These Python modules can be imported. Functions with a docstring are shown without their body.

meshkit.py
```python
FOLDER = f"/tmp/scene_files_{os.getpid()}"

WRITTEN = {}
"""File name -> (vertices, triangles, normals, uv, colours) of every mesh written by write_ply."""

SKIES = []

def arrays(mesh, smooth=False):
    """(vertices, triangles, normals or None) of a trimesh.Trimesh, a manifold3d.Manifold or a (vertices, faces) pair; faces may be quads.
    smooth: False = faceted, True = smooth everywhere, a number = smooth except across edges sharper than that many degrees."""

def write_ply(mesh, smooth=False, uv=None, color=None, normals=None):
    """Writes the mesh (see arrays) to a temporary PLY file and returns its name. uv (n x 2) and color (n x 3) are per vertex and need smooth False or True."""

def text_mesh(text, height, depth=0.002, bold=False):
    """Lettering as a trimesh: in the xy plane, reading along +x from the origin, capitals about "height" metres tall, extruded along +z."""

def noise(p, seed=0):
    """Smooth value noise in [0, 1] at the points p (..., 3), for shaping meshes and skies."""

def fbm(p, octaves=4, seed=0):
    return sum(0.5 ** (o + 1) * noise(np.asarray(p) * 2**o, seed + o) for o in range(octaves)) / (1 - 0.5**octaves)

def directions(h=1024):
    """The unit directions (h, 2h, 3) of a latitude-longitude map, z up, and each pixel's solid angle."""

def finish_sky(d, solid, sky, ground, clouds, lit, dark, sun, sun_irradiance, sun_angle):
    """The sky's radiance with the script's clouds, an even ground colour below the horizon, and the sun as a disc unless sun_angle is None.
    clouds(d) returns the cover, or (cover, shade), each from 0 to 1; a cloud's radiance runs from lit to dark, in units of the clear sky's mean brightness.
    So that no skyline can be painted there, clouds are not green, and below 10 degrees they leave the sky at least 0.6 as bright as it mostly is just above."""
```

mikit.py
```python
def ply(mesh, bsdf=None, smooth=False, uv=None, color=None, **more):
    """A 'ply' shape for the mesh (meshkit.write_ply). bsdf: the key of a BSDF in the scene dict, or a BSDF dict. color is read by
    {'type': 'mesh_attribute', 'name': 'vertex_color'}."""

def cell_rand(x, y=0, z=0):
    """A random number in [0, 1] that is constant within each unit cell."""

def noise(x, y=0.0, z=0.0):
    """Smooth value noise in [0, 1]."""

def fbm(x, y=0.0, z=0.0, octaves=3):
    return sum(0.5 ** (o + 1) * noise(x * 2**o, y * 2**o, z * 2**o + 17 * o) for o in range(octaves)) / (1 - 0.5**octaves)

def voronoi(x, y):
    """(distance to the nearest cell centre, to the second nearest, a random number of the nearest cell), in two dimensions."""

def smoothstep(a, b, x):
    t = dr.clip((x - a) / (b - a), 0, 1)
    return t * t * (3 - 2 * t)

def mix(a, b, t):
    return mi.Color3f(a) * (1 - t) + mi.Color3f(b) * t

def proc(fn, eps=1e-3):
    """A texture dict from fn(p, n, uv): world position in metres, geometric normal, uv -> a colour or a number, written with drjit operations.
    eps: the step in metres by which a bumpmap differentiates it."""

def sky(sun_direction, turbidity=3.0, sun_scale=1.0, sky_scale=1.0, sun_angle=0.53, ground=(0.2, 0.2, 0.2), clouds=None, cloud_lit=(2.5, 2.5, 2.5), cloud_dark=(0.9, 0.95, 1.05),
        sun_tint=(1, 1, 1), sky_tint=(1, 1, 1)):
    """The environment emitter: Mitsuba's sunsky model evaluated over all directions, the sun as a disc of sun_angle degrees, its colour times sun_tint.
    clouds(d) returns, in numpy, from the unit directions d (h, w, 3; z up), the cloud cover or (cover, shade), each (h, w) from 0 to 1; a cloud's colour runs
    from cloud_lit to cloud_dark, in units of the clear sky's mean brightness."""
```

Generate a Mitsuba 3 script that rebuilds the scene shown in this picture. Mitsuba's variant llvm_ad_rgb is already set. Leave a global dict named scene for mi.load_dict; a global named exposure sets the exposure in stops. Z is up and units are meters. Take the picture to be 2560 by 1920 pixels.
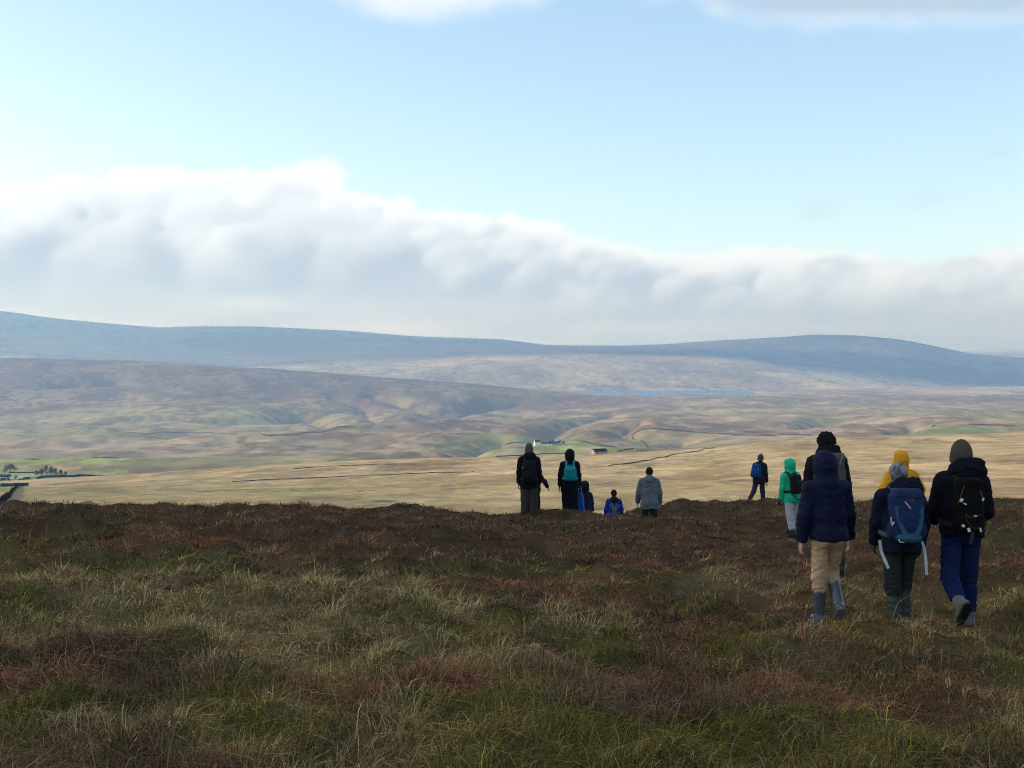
"""A walking party on a moor top in cloud shadow, with a sunlit dale, a reservoir and shaded fells beyond."""
import math
import numpy as np
import drjit as dr
import mitsuba as mi
import mikit
import meshkit
import trimesh
import manifold3d
from scipy.interpolate import PchipInterpolator, RBFInterpolator

T = mi.ScalarTransform4f
scene, labels = {}, {}

# ------------------------------------------------------------------ camera, sky, exposure, haze
EYE = 1.6
exposure = 2.23
scene["haze_air"] = {"type": "homogeneous", "albedo": {"type": "rgb", "value": [0.76, 0.9, 1.0]},
                     "sigma_t": {"type": "rgb", "value": [4.3e-5, 6.8e-5, 11.5e-5]},
                     "phase": {"type": "hg", "g": 0.35}}
scene["camera"] = {"type": "perspective", "fov": 2 * math.degrees(math.atan(1106 / 2372)), "fov_axis": "x",
                   "near_clip": 0.2, "far_clip": 60000.0, "principal_point_offset_y": 0.0419,
                   "to_world": T().look_at(origin=[0, 0, EYE], target=[0, 10, EYE], up=[0, 0, 1]),
                   "medium": {"type": "ref", "id": "haze_air"}}
SUN_AZ, SUN_EL = math.radians(-80), math.radians(21)
SUN = np.array([math.sin(SUN_AZ) * math.cos(SUN_EL), math.cos(SUN_AZ) * math.cos(SUN_EL), math.sin(SUN_EL)])

BANK_TOP = np.array([(-180, 6.5), (-120, 5.0), (-60, 6.0), (-40, 7.0), (-30, 7.4),
    (-25.0, 7.72), (-23.6, 8.03), (-23.0, 8.39), (-21.7, 8.57), (-17.7, 9.02), (-14.8, 9.03), (-13.0, 9.22), (-10.9, 9.47), (-10.2, 9.15), (-9.2, 8.57),
    (-6.6, 7.99), (-5.0, 7.54), (-2.6, 7.32), (-0.6, 7.09), (1.8, 6.49), (4.4, 5.95), (6.4, 5.5), (8.3, 5.13), (9.9, 5.1), (12.2, 5.06), (15.2, 5.11), (17.0, 5.3),
    (17.9, 4.93), (18.9, 4.67), (20.2, 4.3), (21.5, 4.49), (22.7, 4.89), (24.4, 5.05), (30, 5.2), (60, 6.0), (120, 5.0), (180, 6.5)])


def sstep(a, b, x):
    t = np.clip((x - a) / (b - a), 0, 1)
    return t * t * (3 - 2 * t)


def clouds(d):
    az, el = np.degrees(np.arctan2(d[..., 0], d[..., 1])), np.degrees(np.arcsin(d[..., 2]))
    p = d
    fine = meshkit.fbm(p * 34, 4, 11)
    f1, f2, f3 = meshkit.fbm(p * 30, 4, 12), meshkit.fbm(p * 13, 5, 13), meshkit.fbm(p * np.array([9, 9, 46.0]), 4, 14)
    top = np.interp(az, BANK_TOP[:, 0], BANK_TOP[:, 1])
    sunward = sstep(10, -22, az)
    under = top - el                                     # degrees below the bank's upper edge
    bank = sstep(0.15, 0.45, under + (f1 - 0.5) * 1.1)
    shade = np.clip(sstep(0.0 + 1.4 * sunward, 1.5 + 2.4 * sunward, under + (f2 - 0.5) * 2.2) * (0.95 - 0.2 * sunward - 0.22 * sstep(8, 18, az)), 0, 1)
    # heaped heads, each lit from the upper left and grey beneath, the lower ones in front
    r = np.random.default_rng(17)
    heads = []
    for a0 in np.arange(-176, 176, 0.85):
        t0 = np.interp(a0, BANK_TOP[:, 0], BANK_TOP[:, 1])
        for k in range(3):
            size = (0.4 + 1.7 * r.uniform() ** 1.8) * (1.0 + 0.25 * k) * (1 + 0.5 * float(sstep(5, -20, a0)))
            heads.append((a0 + r.uniform(-1.3, 1.3), t0 - size * 0.62 - (0.1, 0.9, 2.2)[k] * r.uniform(0.3, 1.4), size, 0.1 * k + r.uniform(-0.1, 0.1)))
    col_az, row_el = az[0], el[:, 0]
    for a0, e0, size, dim in sorted(heads, key=lambda q: -q[1] - 0.3 * q[2]):
        c, w = np.nonzero(np.abs(col_az - a0) < 1.6 * size)[0], np.nonzero(np.abs(row_el - e0) < 1.6 * size)[0]
        if len(c) < 2 or len(w) < 2:
            continue
        for cc in np.split(c, np.nonzero(np.diff(c) > 1)[0] + 1):
            wnd = (slice(w[0], w[-1] + 1), slice(cc[0], cc[-1] + 1))
            u, v = (az[wnd] - a0) / size, (el[wnd] - e0) / (size * 0.8)
            n1, n2 = f1[wnd] - 0.5, f2[wnd] - 0.5
            rr = np.sqrt(u * u + v * v) + n1 * 1.0 + n2 * 0.8
            al = sstep(1.0, 0.72, rr) * sstep(-1.0, -0.1, v)
            lit = 0.62 * v - 0.42 * u + n1 * 0.7 + n2 * 0.5
            sh = np.clip(0.62 - 0.16 * float(sstep(8, 18, a0)) + dim + 0.2 * sstep(0, 4, under[wnd]) - 0.3 * sunward[wnd] - 1.1 * lit, 0, 1)
            k = al * (0.46 + 0.16 * sunward[wnd])
            shade[wnd] = shade[wnd] * (1 - k) + sh * k
            bank[wnd] = np.maximum(bank[wnd], al)
    shade = shade * (0.25 + 0.75 * sstep(0.1, 0.95, under + (f1 - 0.5) * 1.6 + (f2 - 0.5) * 1.2))
    base = sstep(3.6, 1.0, el + (f3 - 0.5) * 1.6)       # the far, low part of the bank is a pale veil
    shade = shade * (1 - base) + base * np.clip(0.72 - 0.34 * sunward + 0.9 * (f3 - 0.5), 0, 1)
    # higher broken cloud overhead: its ragged lower edge shows along the top of the view
    n = meshkit.fbm(p * 3.1 + 5, 5, 41)
    q = d[..., :2] / np.maximum(d[..., 2:3] + 0.08, 0.05)
    deck = meshkit.fbm(np.concatenate([q * 1.1, q[..., :1] * 0], -1), 5, 51)
    edge = np.interp(az, [-180, -60, -25, -11, -9.5, -6.2, -3, 1, 4, 9, 13, 18, 25, 60, 180], [24, 22, 22, 19, 17.0, 16.3, 16.5, 16.9, 18.2, 17.1, 16.2, 15.8, 15.1, 20, 24])
    over = 0.85 * sstep(-0.4, 1.6, el - edge + (fine - 0.5) * 1.6 + (n - 0.5) * 1.0)
    over = over * np.where(el < 21, 1, 1 - 0.55 * sstep(21, 30, el) + 0.55 * sstep(21, 30, el) * (sstep(0.42, 0.6, deck) * 2 - 1).clip(0, 1))
    over_shade = sstep(2, 14, az) * 0.8 * sstep(-0.1, 0.9, el - edge) + 0.25 * deck
    # three faint wisps above the bank on the right
    wisp = 0
    for a0, e0, wa, we in ((7.5, 6.3, 1.3, 0.32), (15.5, 7.05, 1.0, 0.5), (20.5, 7.45, 1.4, 0.45), (23.8, 9.4, 1.0, 0.3)):
        wisp = wisp + np.exp(-((az - a0) / wa) ** 2 - ((el - e0 - 0.12 * (az - a0)) / we) ** 2) * sstep(0.36, 0.62, fine)
    wisp = np.clip(wisp, 0, 1) * 0.34
    cover = np.maximum.reduce([bank, over, wisp])
    sh = np.where(bank >= np.maximum(over, wisp), shade, np.where(over >= wisp, over_shade, 0.75))
    return cover, sh


scene["sky"] = mikit.sky(SUN.tolist(), turbidity=2.5, sun_scale=0.85, sun_tint=(0.96, 1.0, 1.06), sky_scale=1.82, sky_tint=(1.15, 1.06, 1.0), clouds=clouds, cloud_lit=(1.75, 1.86, 2.0), cloud_dark=(0.84, 0.985, 1.2))

# ------------------------------------------------------------------ land
# heights (m, above the camera's foot) of the dale along rings at given distances ahead, by azimuth in degrees
RINGS = [
    (70, [(0, -13.0)]),
    (110, [(0, -20.0)]),
    (170, [(0, -28.2)]),
    (260, [(-25.0, -37.6), (-16.6, -37.6), (-7.4, -37.6), (0.0, -37.6), (9.4, -37.6), (17.4, -37.6), (25.0, -37.6)]),
    (420, [(-25.0, -55.4), (-16.6, -55.4), (-7.4, -54.2), (0.0, -53.3), (9.4, -51.9), (17.4, -50.1), (25.0, -49.4)]),
    (620, [(-25.0, -76.3), (-16.6, -74.2), (-7.4, -71.6), (0.0, -68.5), (9.4, -65.8), (17.4, -59.8), (25.0, -57.2)]),
    (900, [(-25.0, -105.4), (-24.0, -103.5), (-19.2, -98.6), (-14.3, -92.1), (-9.7, -88.3), (-4.4, -86.4), (0.0, -85.3), (6.0, -81.1), (10.5, -76.9), (14.2, -70.9), (19.7, -67.1), (25.0, -65.9)]),
    (1150, [(-25.0, -135.1), (-19.2, -130.3), (-14.3, -124.5), (-9.7, -119.6), (-4.4, -118.6), (0.0, -116.7), (6.0, -112.8), (10.5, -107.0), (14.2, -98.3), (19.7, -92.0), (25.0, -89.5)]),
    (1500, [(-25.0, -161.6), (-16.6, -157.8), (-7.4, -152.1), (0.0, -147.0), (9.4, -143.8), (17.4, -131.2), (25.0, -121.7)]),
    (2100, [(-25.0, -197.6), (-16.6, -193.2), (-7.4, -184.3), (0.0, -178.1), (9.4, -171.0), (17.4, -162.2), (25.0, -154.2)]),
    (3000, [(-25.0, -213.4), (-16.6, -213.4), (-7.4, -210.9), (0.0, -203.3), (9.4, -200.8), (17.4, -190.6), (25.0, -185.6)]),
    (4000, [(-25.0, -192.3), (-16.6, -197.4), (-7.4, -234.5), (0.0, -227.7), (9.4, -222.7), (17.4, -217.6), (25.0, -209.2)]),
    (5000, [(-25.0, -44.8), (-19.4, -59.5), (-14.3, -89.0), (-8.5, -124.9), (-2.6, -162.8), (0.0, -188.1), (2.4, -213.4), (7.2, -226.1), (12.5, -221.8), (17.0, -209.2), (21.8, -213.4), (25.0, -213.4)]),
    (5400, [(-25.0, -32.5), (-19.4, -48.5), (-14.3, -78.1), (-8.5, -114.5), (-2.6, -153.2), (0.0, -176.0), (2.4, -198.7), (4.7, -219.2), (7.2, -228.3), (10.6, -228.3), (12.5, -221.5), (17.0, -203.3), (21.8, -210.1), (25.0, -210.1)]),
    (5900, [(-25.0, -73.0), (-19.4, -90.4), (-14.3, -122.8), (-8.5, -162.6), (-2.6, -204.9), (0.0, -222.3), (2.4, -232.2), (4.7, -247.1), (7.2, -247.1), (10.6, -244.6), (12.7, -229.7), (17.0, -229.7), (21.8, -234.7), (25.0, -237.2)]),
    (6500, [(-25.0, -94.3), (-19.4, -108.0), (-14.3, -140.9), (-8.5, -179.3), (-2.6, -212.1), (0.0, -220.4), (2.4, -225.8), (4.7, -230.0), (7.2, -234.1), (10.6, -242.3), (12.7, -245.0), (17.0, -250.5), (21.8, -258.7), (25.0, -261.5)]),
    (7300, [(-25.0, -90.7), (-19.4, -106.1), (-13.6, -127.7), (-8.5, -146.1), (0.0, -146.1), (7.2, -152.3), (9.6, -158.4), (12.5, -183.1), (16.4, -223.1), (19.7, -260.0), (21.8, -275.4), (25.0, -281.5)]),
    (8300, [(-25.0, -33.4), (-19.4, -96.4), (-13.6, -110.4), (-8.5, -82.4), (0.0, -57.9), (7.2, -50.9), (9.6, -54.4), (12.5, -89.4), (16.4, -155.9), (19.7, -236.3), (21.8, -271.3), (25.0, -285.3)]),
    (9300, [(-25.0, 119.2), (-22.4, 80.0), (-19.4, 33.0), (-17.9, 1.6), (-15.7, -14.1), (-13.0, -29.8), (-8.8, -21.9), (-5.0, -10.2), (0.0, -14.1), (7.2, -6.2), (12.5, -14.1), (16.4, -37.6), (19.7, -100.3), (21.8, -174.8), (25.0, -225.8)]),
    (11000, [(-30.7, 488.5), (-25.0, 409.7), (-22.4, 326.2), (-19.4, 265.9), (-17.9, 242.7), (-15.7, 256.7), (-13.0, 252.0), (-8.8, 214.9), (-5.0, 154.6), (-0.6, 126.8), (1.8, 66.5), (5.6, 61.9), (8.0, 75.8), (10.8, 117.5), (13.8, 150.0), (15.2, 173.2), (17.4, 163.9), (19.6, 117.5), (20.7, 71.2), (22.7, -21.6), (25.0, -63.3), (30.4, -137.5)]),
    (14000, [(-25.0, 178.7), (-13.0, 149.2), (0.0, 1.6), (17.4, 1.6), (25.0, -146.0)]),
]
RHO = np.array([r for r, _ in RINGS], float)
GAZ = np.concatenate([np.arange(-180, -43, 5.0), np.arange(-42, -30, 0.75), np.linspace(-29.5, 29.5, 610), np.arange(30.5, 42, 0.75), np.arange(45, 181, 5.0)])


def ring_rho():
    out = [np.array([0.35])]
    for a, b, n in ((0.6, 2.6, 8), (2.75, 44, 150), (47, 270, 16), (280, 960, 160), (980, 1420, 14), (1450, 3000, 105), (3020, 5600, 150),
                    (5640, 6450, 26), (6480, 8500, 90), (8550, 11300, 80), (11500, 14000, 7)):
        out.append(np.geomspace(a, b, n))
    return np.concatenate(out)


GRHO = ring_rho()
NEAR_RHO = 47.0
rbf_pts = np.array([
    (0, 0, 0), (0, -4, 0.1), (-6, 0, 0.1), (6, 0, 0), (-3, 4.5, -0.1), (0, 4.5, -0.1), (3, 4.5, -0.15), (-5, 10.7, -0.72), (0, 10.7, -0.95), (3.2, 11.2, -1.14), (3.8, 10.7, -1.09), (4.43, 10.75, -1.06), (7, 11, -1.0),
    (4.2, 14.8, -1.36), (6.4, 18, -1.75), (5.8, 22.7, -2.18), (-4, 16, -1.15), (-9, 17, -1.15), (0.2, 17, -1.5), (-11, 24, -1.8), (-6, 24, -1.86), (-2.5, 24.5, -2.0), (0.4, 25, -2.2),
    (1.37, 26, -2.32), (1.76, 26.6, -2.87), (2.6, 28, -3.28), (3.38, 27, -3.02), (2.6, 24.2, -2.1), (3.5, 24.3, -2.15), (5.2, 26, -2.45), (3.2, 31, -3.6), (5.3, 36, -3.42), (8.44, 37.5, -3.66),
    (13, 38, -3.66), (18, 38, -3.66), (9, 30, -2.92), (14, 28, -2.5), (10.5, 23.5, -1.85), (9.2, 19.5, -1.5), (-11, 40, -6.2), (-3, 40, -6.0), (2, 40, -5.4), (8, 50, -6.8), (18, 50, -6.8), (-20, 24, -1.8), (-20, 40, -6),
    (28, 38, -3.6), (28, 20, -1.6), (0, 60, -10.2), (18, 60, -9.6), (-18, 60, -10.6), (-12, 8, -0.4), (14, 12, -0.9), (0, -20, 1.2), (-25, -10, 1), (25, -10, 0.8)])
near_fn = RBFInterpolator(rbf_pts[:, :2], rbf_pts[:, 2], kernel="thin_plate_spline", smoothing=0.004)
_gx, _gy = np.linspace(-30, 36, 265), np.linspace(-24, 64, 353)
_ng = near_fn(np.stack(np.meshgrid(_gx, _gy, indexing="ij"), -1).reshape(-1, 2)).reshape(265, 353)
ring_tab = np.stack([np.interp(GAZ, [q[0] for q in pts], [q[1] for q in pts]) for _, pts in RINGS])
ring_tab[RHO > 200] = np.apply_along_axis(lambda v: np.convolve(np.pad(v, 4, mode="edge"), np.ones(9) / 9, "valid"), 1, ring_tab[RHO > 200])
ring_fn = PchipInterpolator(RHO, ring_tab, axis=0)


def bilinear(tab, fi, fj):
    i, j = np.clip(fi.astype(int), 0, tab.shape[0] - 2), np.clip(fj.astype(int), 0, tab.shape[1] - 2)
    a, b = np.clip(fi - i, 0, 1), np.clip(fj - j, 0, 1)
    return (tab[i, j] * (1 - a) + tab[i + 1, j] * a) * (1 - b) + (tab[i, j + 1] * (1 - a) + tab[i + 1, j + 1] * a) * b


def fbm2(x, y, s, octaves=4, seed=0, z=0.0):
    return meshkit.fbm(np.stack([x / s, y / s, np.full_like(x, z)], -1), octaves, seed)


def cells(x, y, s):
    """Distance to the nearest of a scatter of tussock centres, in units of their spacing."""
    best = np.full(x.shape, 9.0)
    ix, iy = np.floor(x / s), np.floor(y / s)
    for a in (-1, 0, 1):
        for b in (-1, 0, 1):
            cx, cy = ix + a, iy + b
            h = np.sin(cx * 127.1 + cy * 311.7) * 43758.5453
            k = np.sin(cx * 269.5 + cy * 183.3) * 24634.6345
            best = np.minimum(best, np.hypot(cx + h - np.floor(h) - x / s, cy + k - np.floor(k) - y / s))
    return best


PEOPLE_AT = [(3.23, 11.2), (3.785, 10.7), (4.4, 10.75), (5.82, 22.7), (4.2, 14.8), (8.44, 37.5)]


def near_height(x, y):
    h = bilinear(_ng, (x + 30) * 4, (y + 24) * 4)
    d = np.hypot(x, y)
    tuss = (fbm2(x, y, 1.1, 3, 5) - 0.5) * 0.42 + (0.35 - np.minimum(cells(x, y, 0.62), 0.6)) * (0.26 - 0.14 * sstep(12, 20, d)) + (fbm2(x, y, 3.2, 2, 8) - 0.5) * 0.3 + (1 - np.abs(2 * fbm2(x, y, 0.55, 2, 15) - 1)) * 0.1 - 0.05
    feet = np.min([np.hypot(x - a, y - b) for a, b in PEOPLE_AT], 0)
    return h + tuss * sstep(0.6, 4, d) * sstep(0.25, 0.9, feet) - 0.04 * sstep(0.7, 0.3, feet)


# stream gullies and scarps: (x, y) waypoints in metres, width, depth
GULLIES = [([(0, 4523), (-147, 4291), (-259, 3937), (-323, 3385), (-366, 3087), (-453, 2819), (-587, 2897)], 55, 26),
    ([(332, 3750), (207, 2972), (117, 2770), (91, 2689), (96, 2160), (65, 2058)], 35, 14),
    ([(275, 2510), (236, 2433), (234, 2202)], 30, 13),
    ([(682, 2487), (823, 2859), (856, 2780), (825, 2510)], 45, 16),
    ([(326, 2103), (289, 1986), (265, 1887)], 18, 7),
    ([(-93, 1409), (-65, 1446), (-54, 1928), (-18, 2060)], 25, 9),
    ([(-535, 1994), (-515, 2016), (-482, 2020)], 22, 10),
    ([(-811, 3282), (-741, 3343), (-735, 3741)], 60, 26),
    ([(-729, 3753), (-577, 3330), (-454, 2862)], 40, 14),
    ([(-1281, 3178), (-1224, 3206), (-1175, 3218)], 25, 8),
    ([(-1132, 3290), (-1023, 3295)], 25, 7),
    ([(-1834, 4390), (-1751, 4413), (-1632, 4469)], 60, 18),
    ([(-411, 3405), (-589, 4287), (-744, 4457)], 45, 14),
    ([(-284, 4056), (-474, 4395), (-579, 4486)], 45, 14),
    ([(1950, 7007), (1888, 6890)], 60, 20),
    ([(758, 1673), (762, 1635)], 30, 10),
    ([(595, 1681), (658, 1803), (831, 2284)], 22, 8)]


def seg_dist(x, y, pts):
    best = np.full(x.shape, 1e9)
    for (ax, ay), (bx, by) in zip(pts[:-1], pts[1:]):
        dx, dy = bx - ax, by - ay
        t = np.clip(((x - ax) * dx + (y - ay) * dy) / (dx * dx + dy * dy), 0, 1)
        best = np.minimum(best, np.hypot(x - ax - t * dx, y - ay - t * dy))
    return best


def relief(x, y, rho):
    """Folds of the dale, by distance."""
    w_slope, w_dale, w_far = sstep(90, 300, rho) * sstep(1500, 1000, rho), sstep(1000, 1700, rho) * sstep(5600, 4800, rho), sstep(5900, 7500, rho)
    h = w_slope * ((fbm2(x, y, 160, 4, 61) - 0.5) * 7 + (fbm2(x, y, 22, 3, 62) - 0.5) * 1.1 + (fbm2(x, y * 2.2, 7, 2, 60) - 0.5) * 0.55)
    ridged = 1 - np.abs(2 * fbm2(x, y, 620, 4, 63) - 1)
    h = h + w_dale * ((fbm2(x, y, 900, 5, 64) - 0.5) * 62 + (ridged - 0.6) * 44 + (fbm2(x, y, 110, 4, 69) - 0.5) * 9)
    ridged2 = 1 - np.abs(2 * fbm2(x + 0.5 * y, y * 0.45, 900, 4, 65) - 1)
    h = h + w_far * ((fbm2(x, y, 1300, 4, 66) - 0.5) * 60 + (ridged2 - 0.6) * 42) * sstep(11200, 10000, rho)
    g = 0
    for pts, wd, dp in GULLIES:
        pts = np.asarray(pts, float)
        near = (np.abs(x - pts[:, 0].mean()) < np.ptp(pts[:, 0]) + 6 * wd) & (np.abs(y - pts[:, 1].mean()) < np.ptp(pts[:, 1]) + 6 * wd)
        if near.any():
            e = np.zeros_like(x)
            e[near] = 2.0 * dp * np.exp(-(seg_dist(x[near], y[near], pts) / wd) ** 1.5)
            g = g + e
    return h - g


def land_grid():
    a, r = np.meshgrid(np.radians(GAZ), GRHO, indexing="ij")
    ca = np.cos(np.minimum(np.abs(a), math.radians(32)))
    dist = r / ca
    x, y = dist * np.sin(a), dist * np.cos(a)
    far = ring_fn(np.clip(GRHO, 70, 14000)).T + relief(x, y, r)
    shore = sstep(1250, 1450, x) * sstep(5500, 5700, r) * sstep(7900, 7300, r)
    far = far + shore * (np.maximum(far, -229.0) - far)
    behind = 4 + 0.012 * np.minimum(dist, 4000) + (fbm2(x, y, 700, 4, 67) - 0.5) * np.clip(dist * 0.05, 0, 60)
    wb = sstep(math.radians(50), math.radians(115), np.abs(a))
    far = far * (1 - wb) + behind * wb
    near = near_height(np.clip(x, -30, 35.9), np.clip(y, -24, 63.9))
    wn = sstep(72, 46, r) * sstep(70, 46, dist)
    h = near * wn + far * (1 - wn)
    return x, y, h


LX, LY, LH = land_grid()
_lr = np.log(GRHO)


def height(x, y):
    """Height of the land's mesh under the points x, y."""
    x, y = np.asarray(x, float), np.asarray(y, float)
    a = np.degrees(np.arctan2(x, y))
    rho = np.hypot(x, y) * np.cos(np.radians(np.minimum(np.abs(a), 32)))
    return bilinear(LH, np.interp(a, GAZ, np.arange(len(GAZ))), np.interp(rho, GRHO, np.arange(len(GRHO))))


def grid_faces(n, m, wrap):
    i, j = np.meshgrid(np.arange(n if wrap else n - 1), np.arange(m - 1), indexing="ij")
    k = (i + 1) % n
    a, b, c, d = i * m + j, k * m + j, k * m + j + 1, i * m + j + 1
    return np.stack([a, d, c, b], -1).reshape(-1, 4)


def mixc(a, b, t):
    return np.asarray(a) * (1 - t[..., None]) + np.asarray(b) * t[..., None]


def moor_types(x, y):
    """Weights of pale grass, green sward, red grass and dark heather over the moor top."""
    q1, q2, q3 = fbm2(x, y * 0.7, 0.75, 3, 84), fbm2(x, y * 0.7, 0.6, 3, 85), fbm2(x, y * 0.7, 0.9, 3, 86)
    n1, n2, n3 = 0.5 * fbm2(x, y * 0.7, 2.6, 3, 81) + 0.5 * q1, 0.45 * fbm2(x, y * 0.7, 1.9, 3, 82) + 0.55 * q2, 0.55 * fbm2(x, y * 0.7, 3.2, 3, 83) + 0.45 * q3
    far = sstep(11.5, 17, y + 4 * (n3 - 0.5))
    pale = sstep(0.48, 0.6, n1) * 0.75 * (1 - 0.75 * far)
    green = sstep(0.46, 0.58, n2) * 1.05 * (1 - 0.7 * far)
    red = sstep(0.52, 0.62, n3) * 0.8 + far * 0.45 * sstep(0.3, 0.6, n1)
    heath = 0.42 + far * 0.65

    def blob(cx, cy, rx, ry):
        return np.exp(-(((x - cx) / rx) ** 2 + ((y - cy) / ry) ** 2) ** 1.5)

    for b in ((-3.2, 10.4, 2.6, 1.5), (-0.9, 9.6, 2.2, 1.1), (-1.4, 7.7, 1.2, 0.8), (4.4, 12.6, 2.0, 0.9), (6.0, 9.0, 0.8, 1.0), (2.6, 13.5, 2.0, 1.2), (1.2, 5.5, 0.5, 0.35), (-2.6, 11.5, 2.2, 0.8), (-0.3, 7.0, 0.9, 0.7)):
        pale = pale + 1.1 * blob(*b) * sstep(0.36, 0.52, q1)
    for b in ((-4.2, 9.3, 1.2, 0.9), (-0.4, 8.9, 1.0, 0.5), (0.9, 8.3, 0.9, 0.4), (9.2, 18.5, 2.2, 1.6), (7.9, 15.2, 1.2, 1.2), (10.2, 21, 2, 1.5), (-2.4, 5.2, 0.7, 0.5), (0.4, 4.6, 1.4, 0.5), (1.6, 6.0, 0.9, 0.4), (-5.5, 17, 1.4, 1.2), (3.7, 7.4, 0.5, 0.4), (2.2, 4.9, 0.8, 0.5)):
        green = green + 1.2 * blob(*b) * sstep(0.36, 0.5, q2)
    for b in ((1.7, 6.6, 1.5, 0.55), (-4.5, 15.2, 3.0, 1.6), (0.4, 13.2, 2.0, 0.8), (-0.8, 5.9, 0.8, 0.5), (5.9, 16, 1.6, 1.0), (-3.3, 6.3, 0.9, 0.5)):
        red = red + 1.3 * blob(*b) * sstep(0.36, 0.5, q3)
    for b in ((-3.1, 7.3, 1.2, 0.5), (2.9, 7.7, 1.0, 0.5), (0.6, 17.5, 4, 1.6), (-3.0, 13.2, 2.2, 1.0), (3.3, 10.4, 1.6, 0.5), (3.9, 9.2, 0.9, 0.5)):
        heath = heath + 1.3 * blob(*b) * sstep(0.62, 0.48, q1)
    w = np.stack([pale, green, red, heath], -1) ** 1.6 + 1e-4
    return w / w.sum(-1, keepdims=True)


TYPE_GROUND = np.array([[0.13, 0.095, 0.05], [0.078, 0.075, 0.024], [0.11, 0.058, 0.034], [0.06, 0.041, 0.027]])


def moor_colour(x, y):
    c = moor_types(x, y) @ TYPE_GROUND
    return c * (0.6 + 0.8 * fbm2(x, y, 0.3, 3, 91))[..., None]


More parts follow.
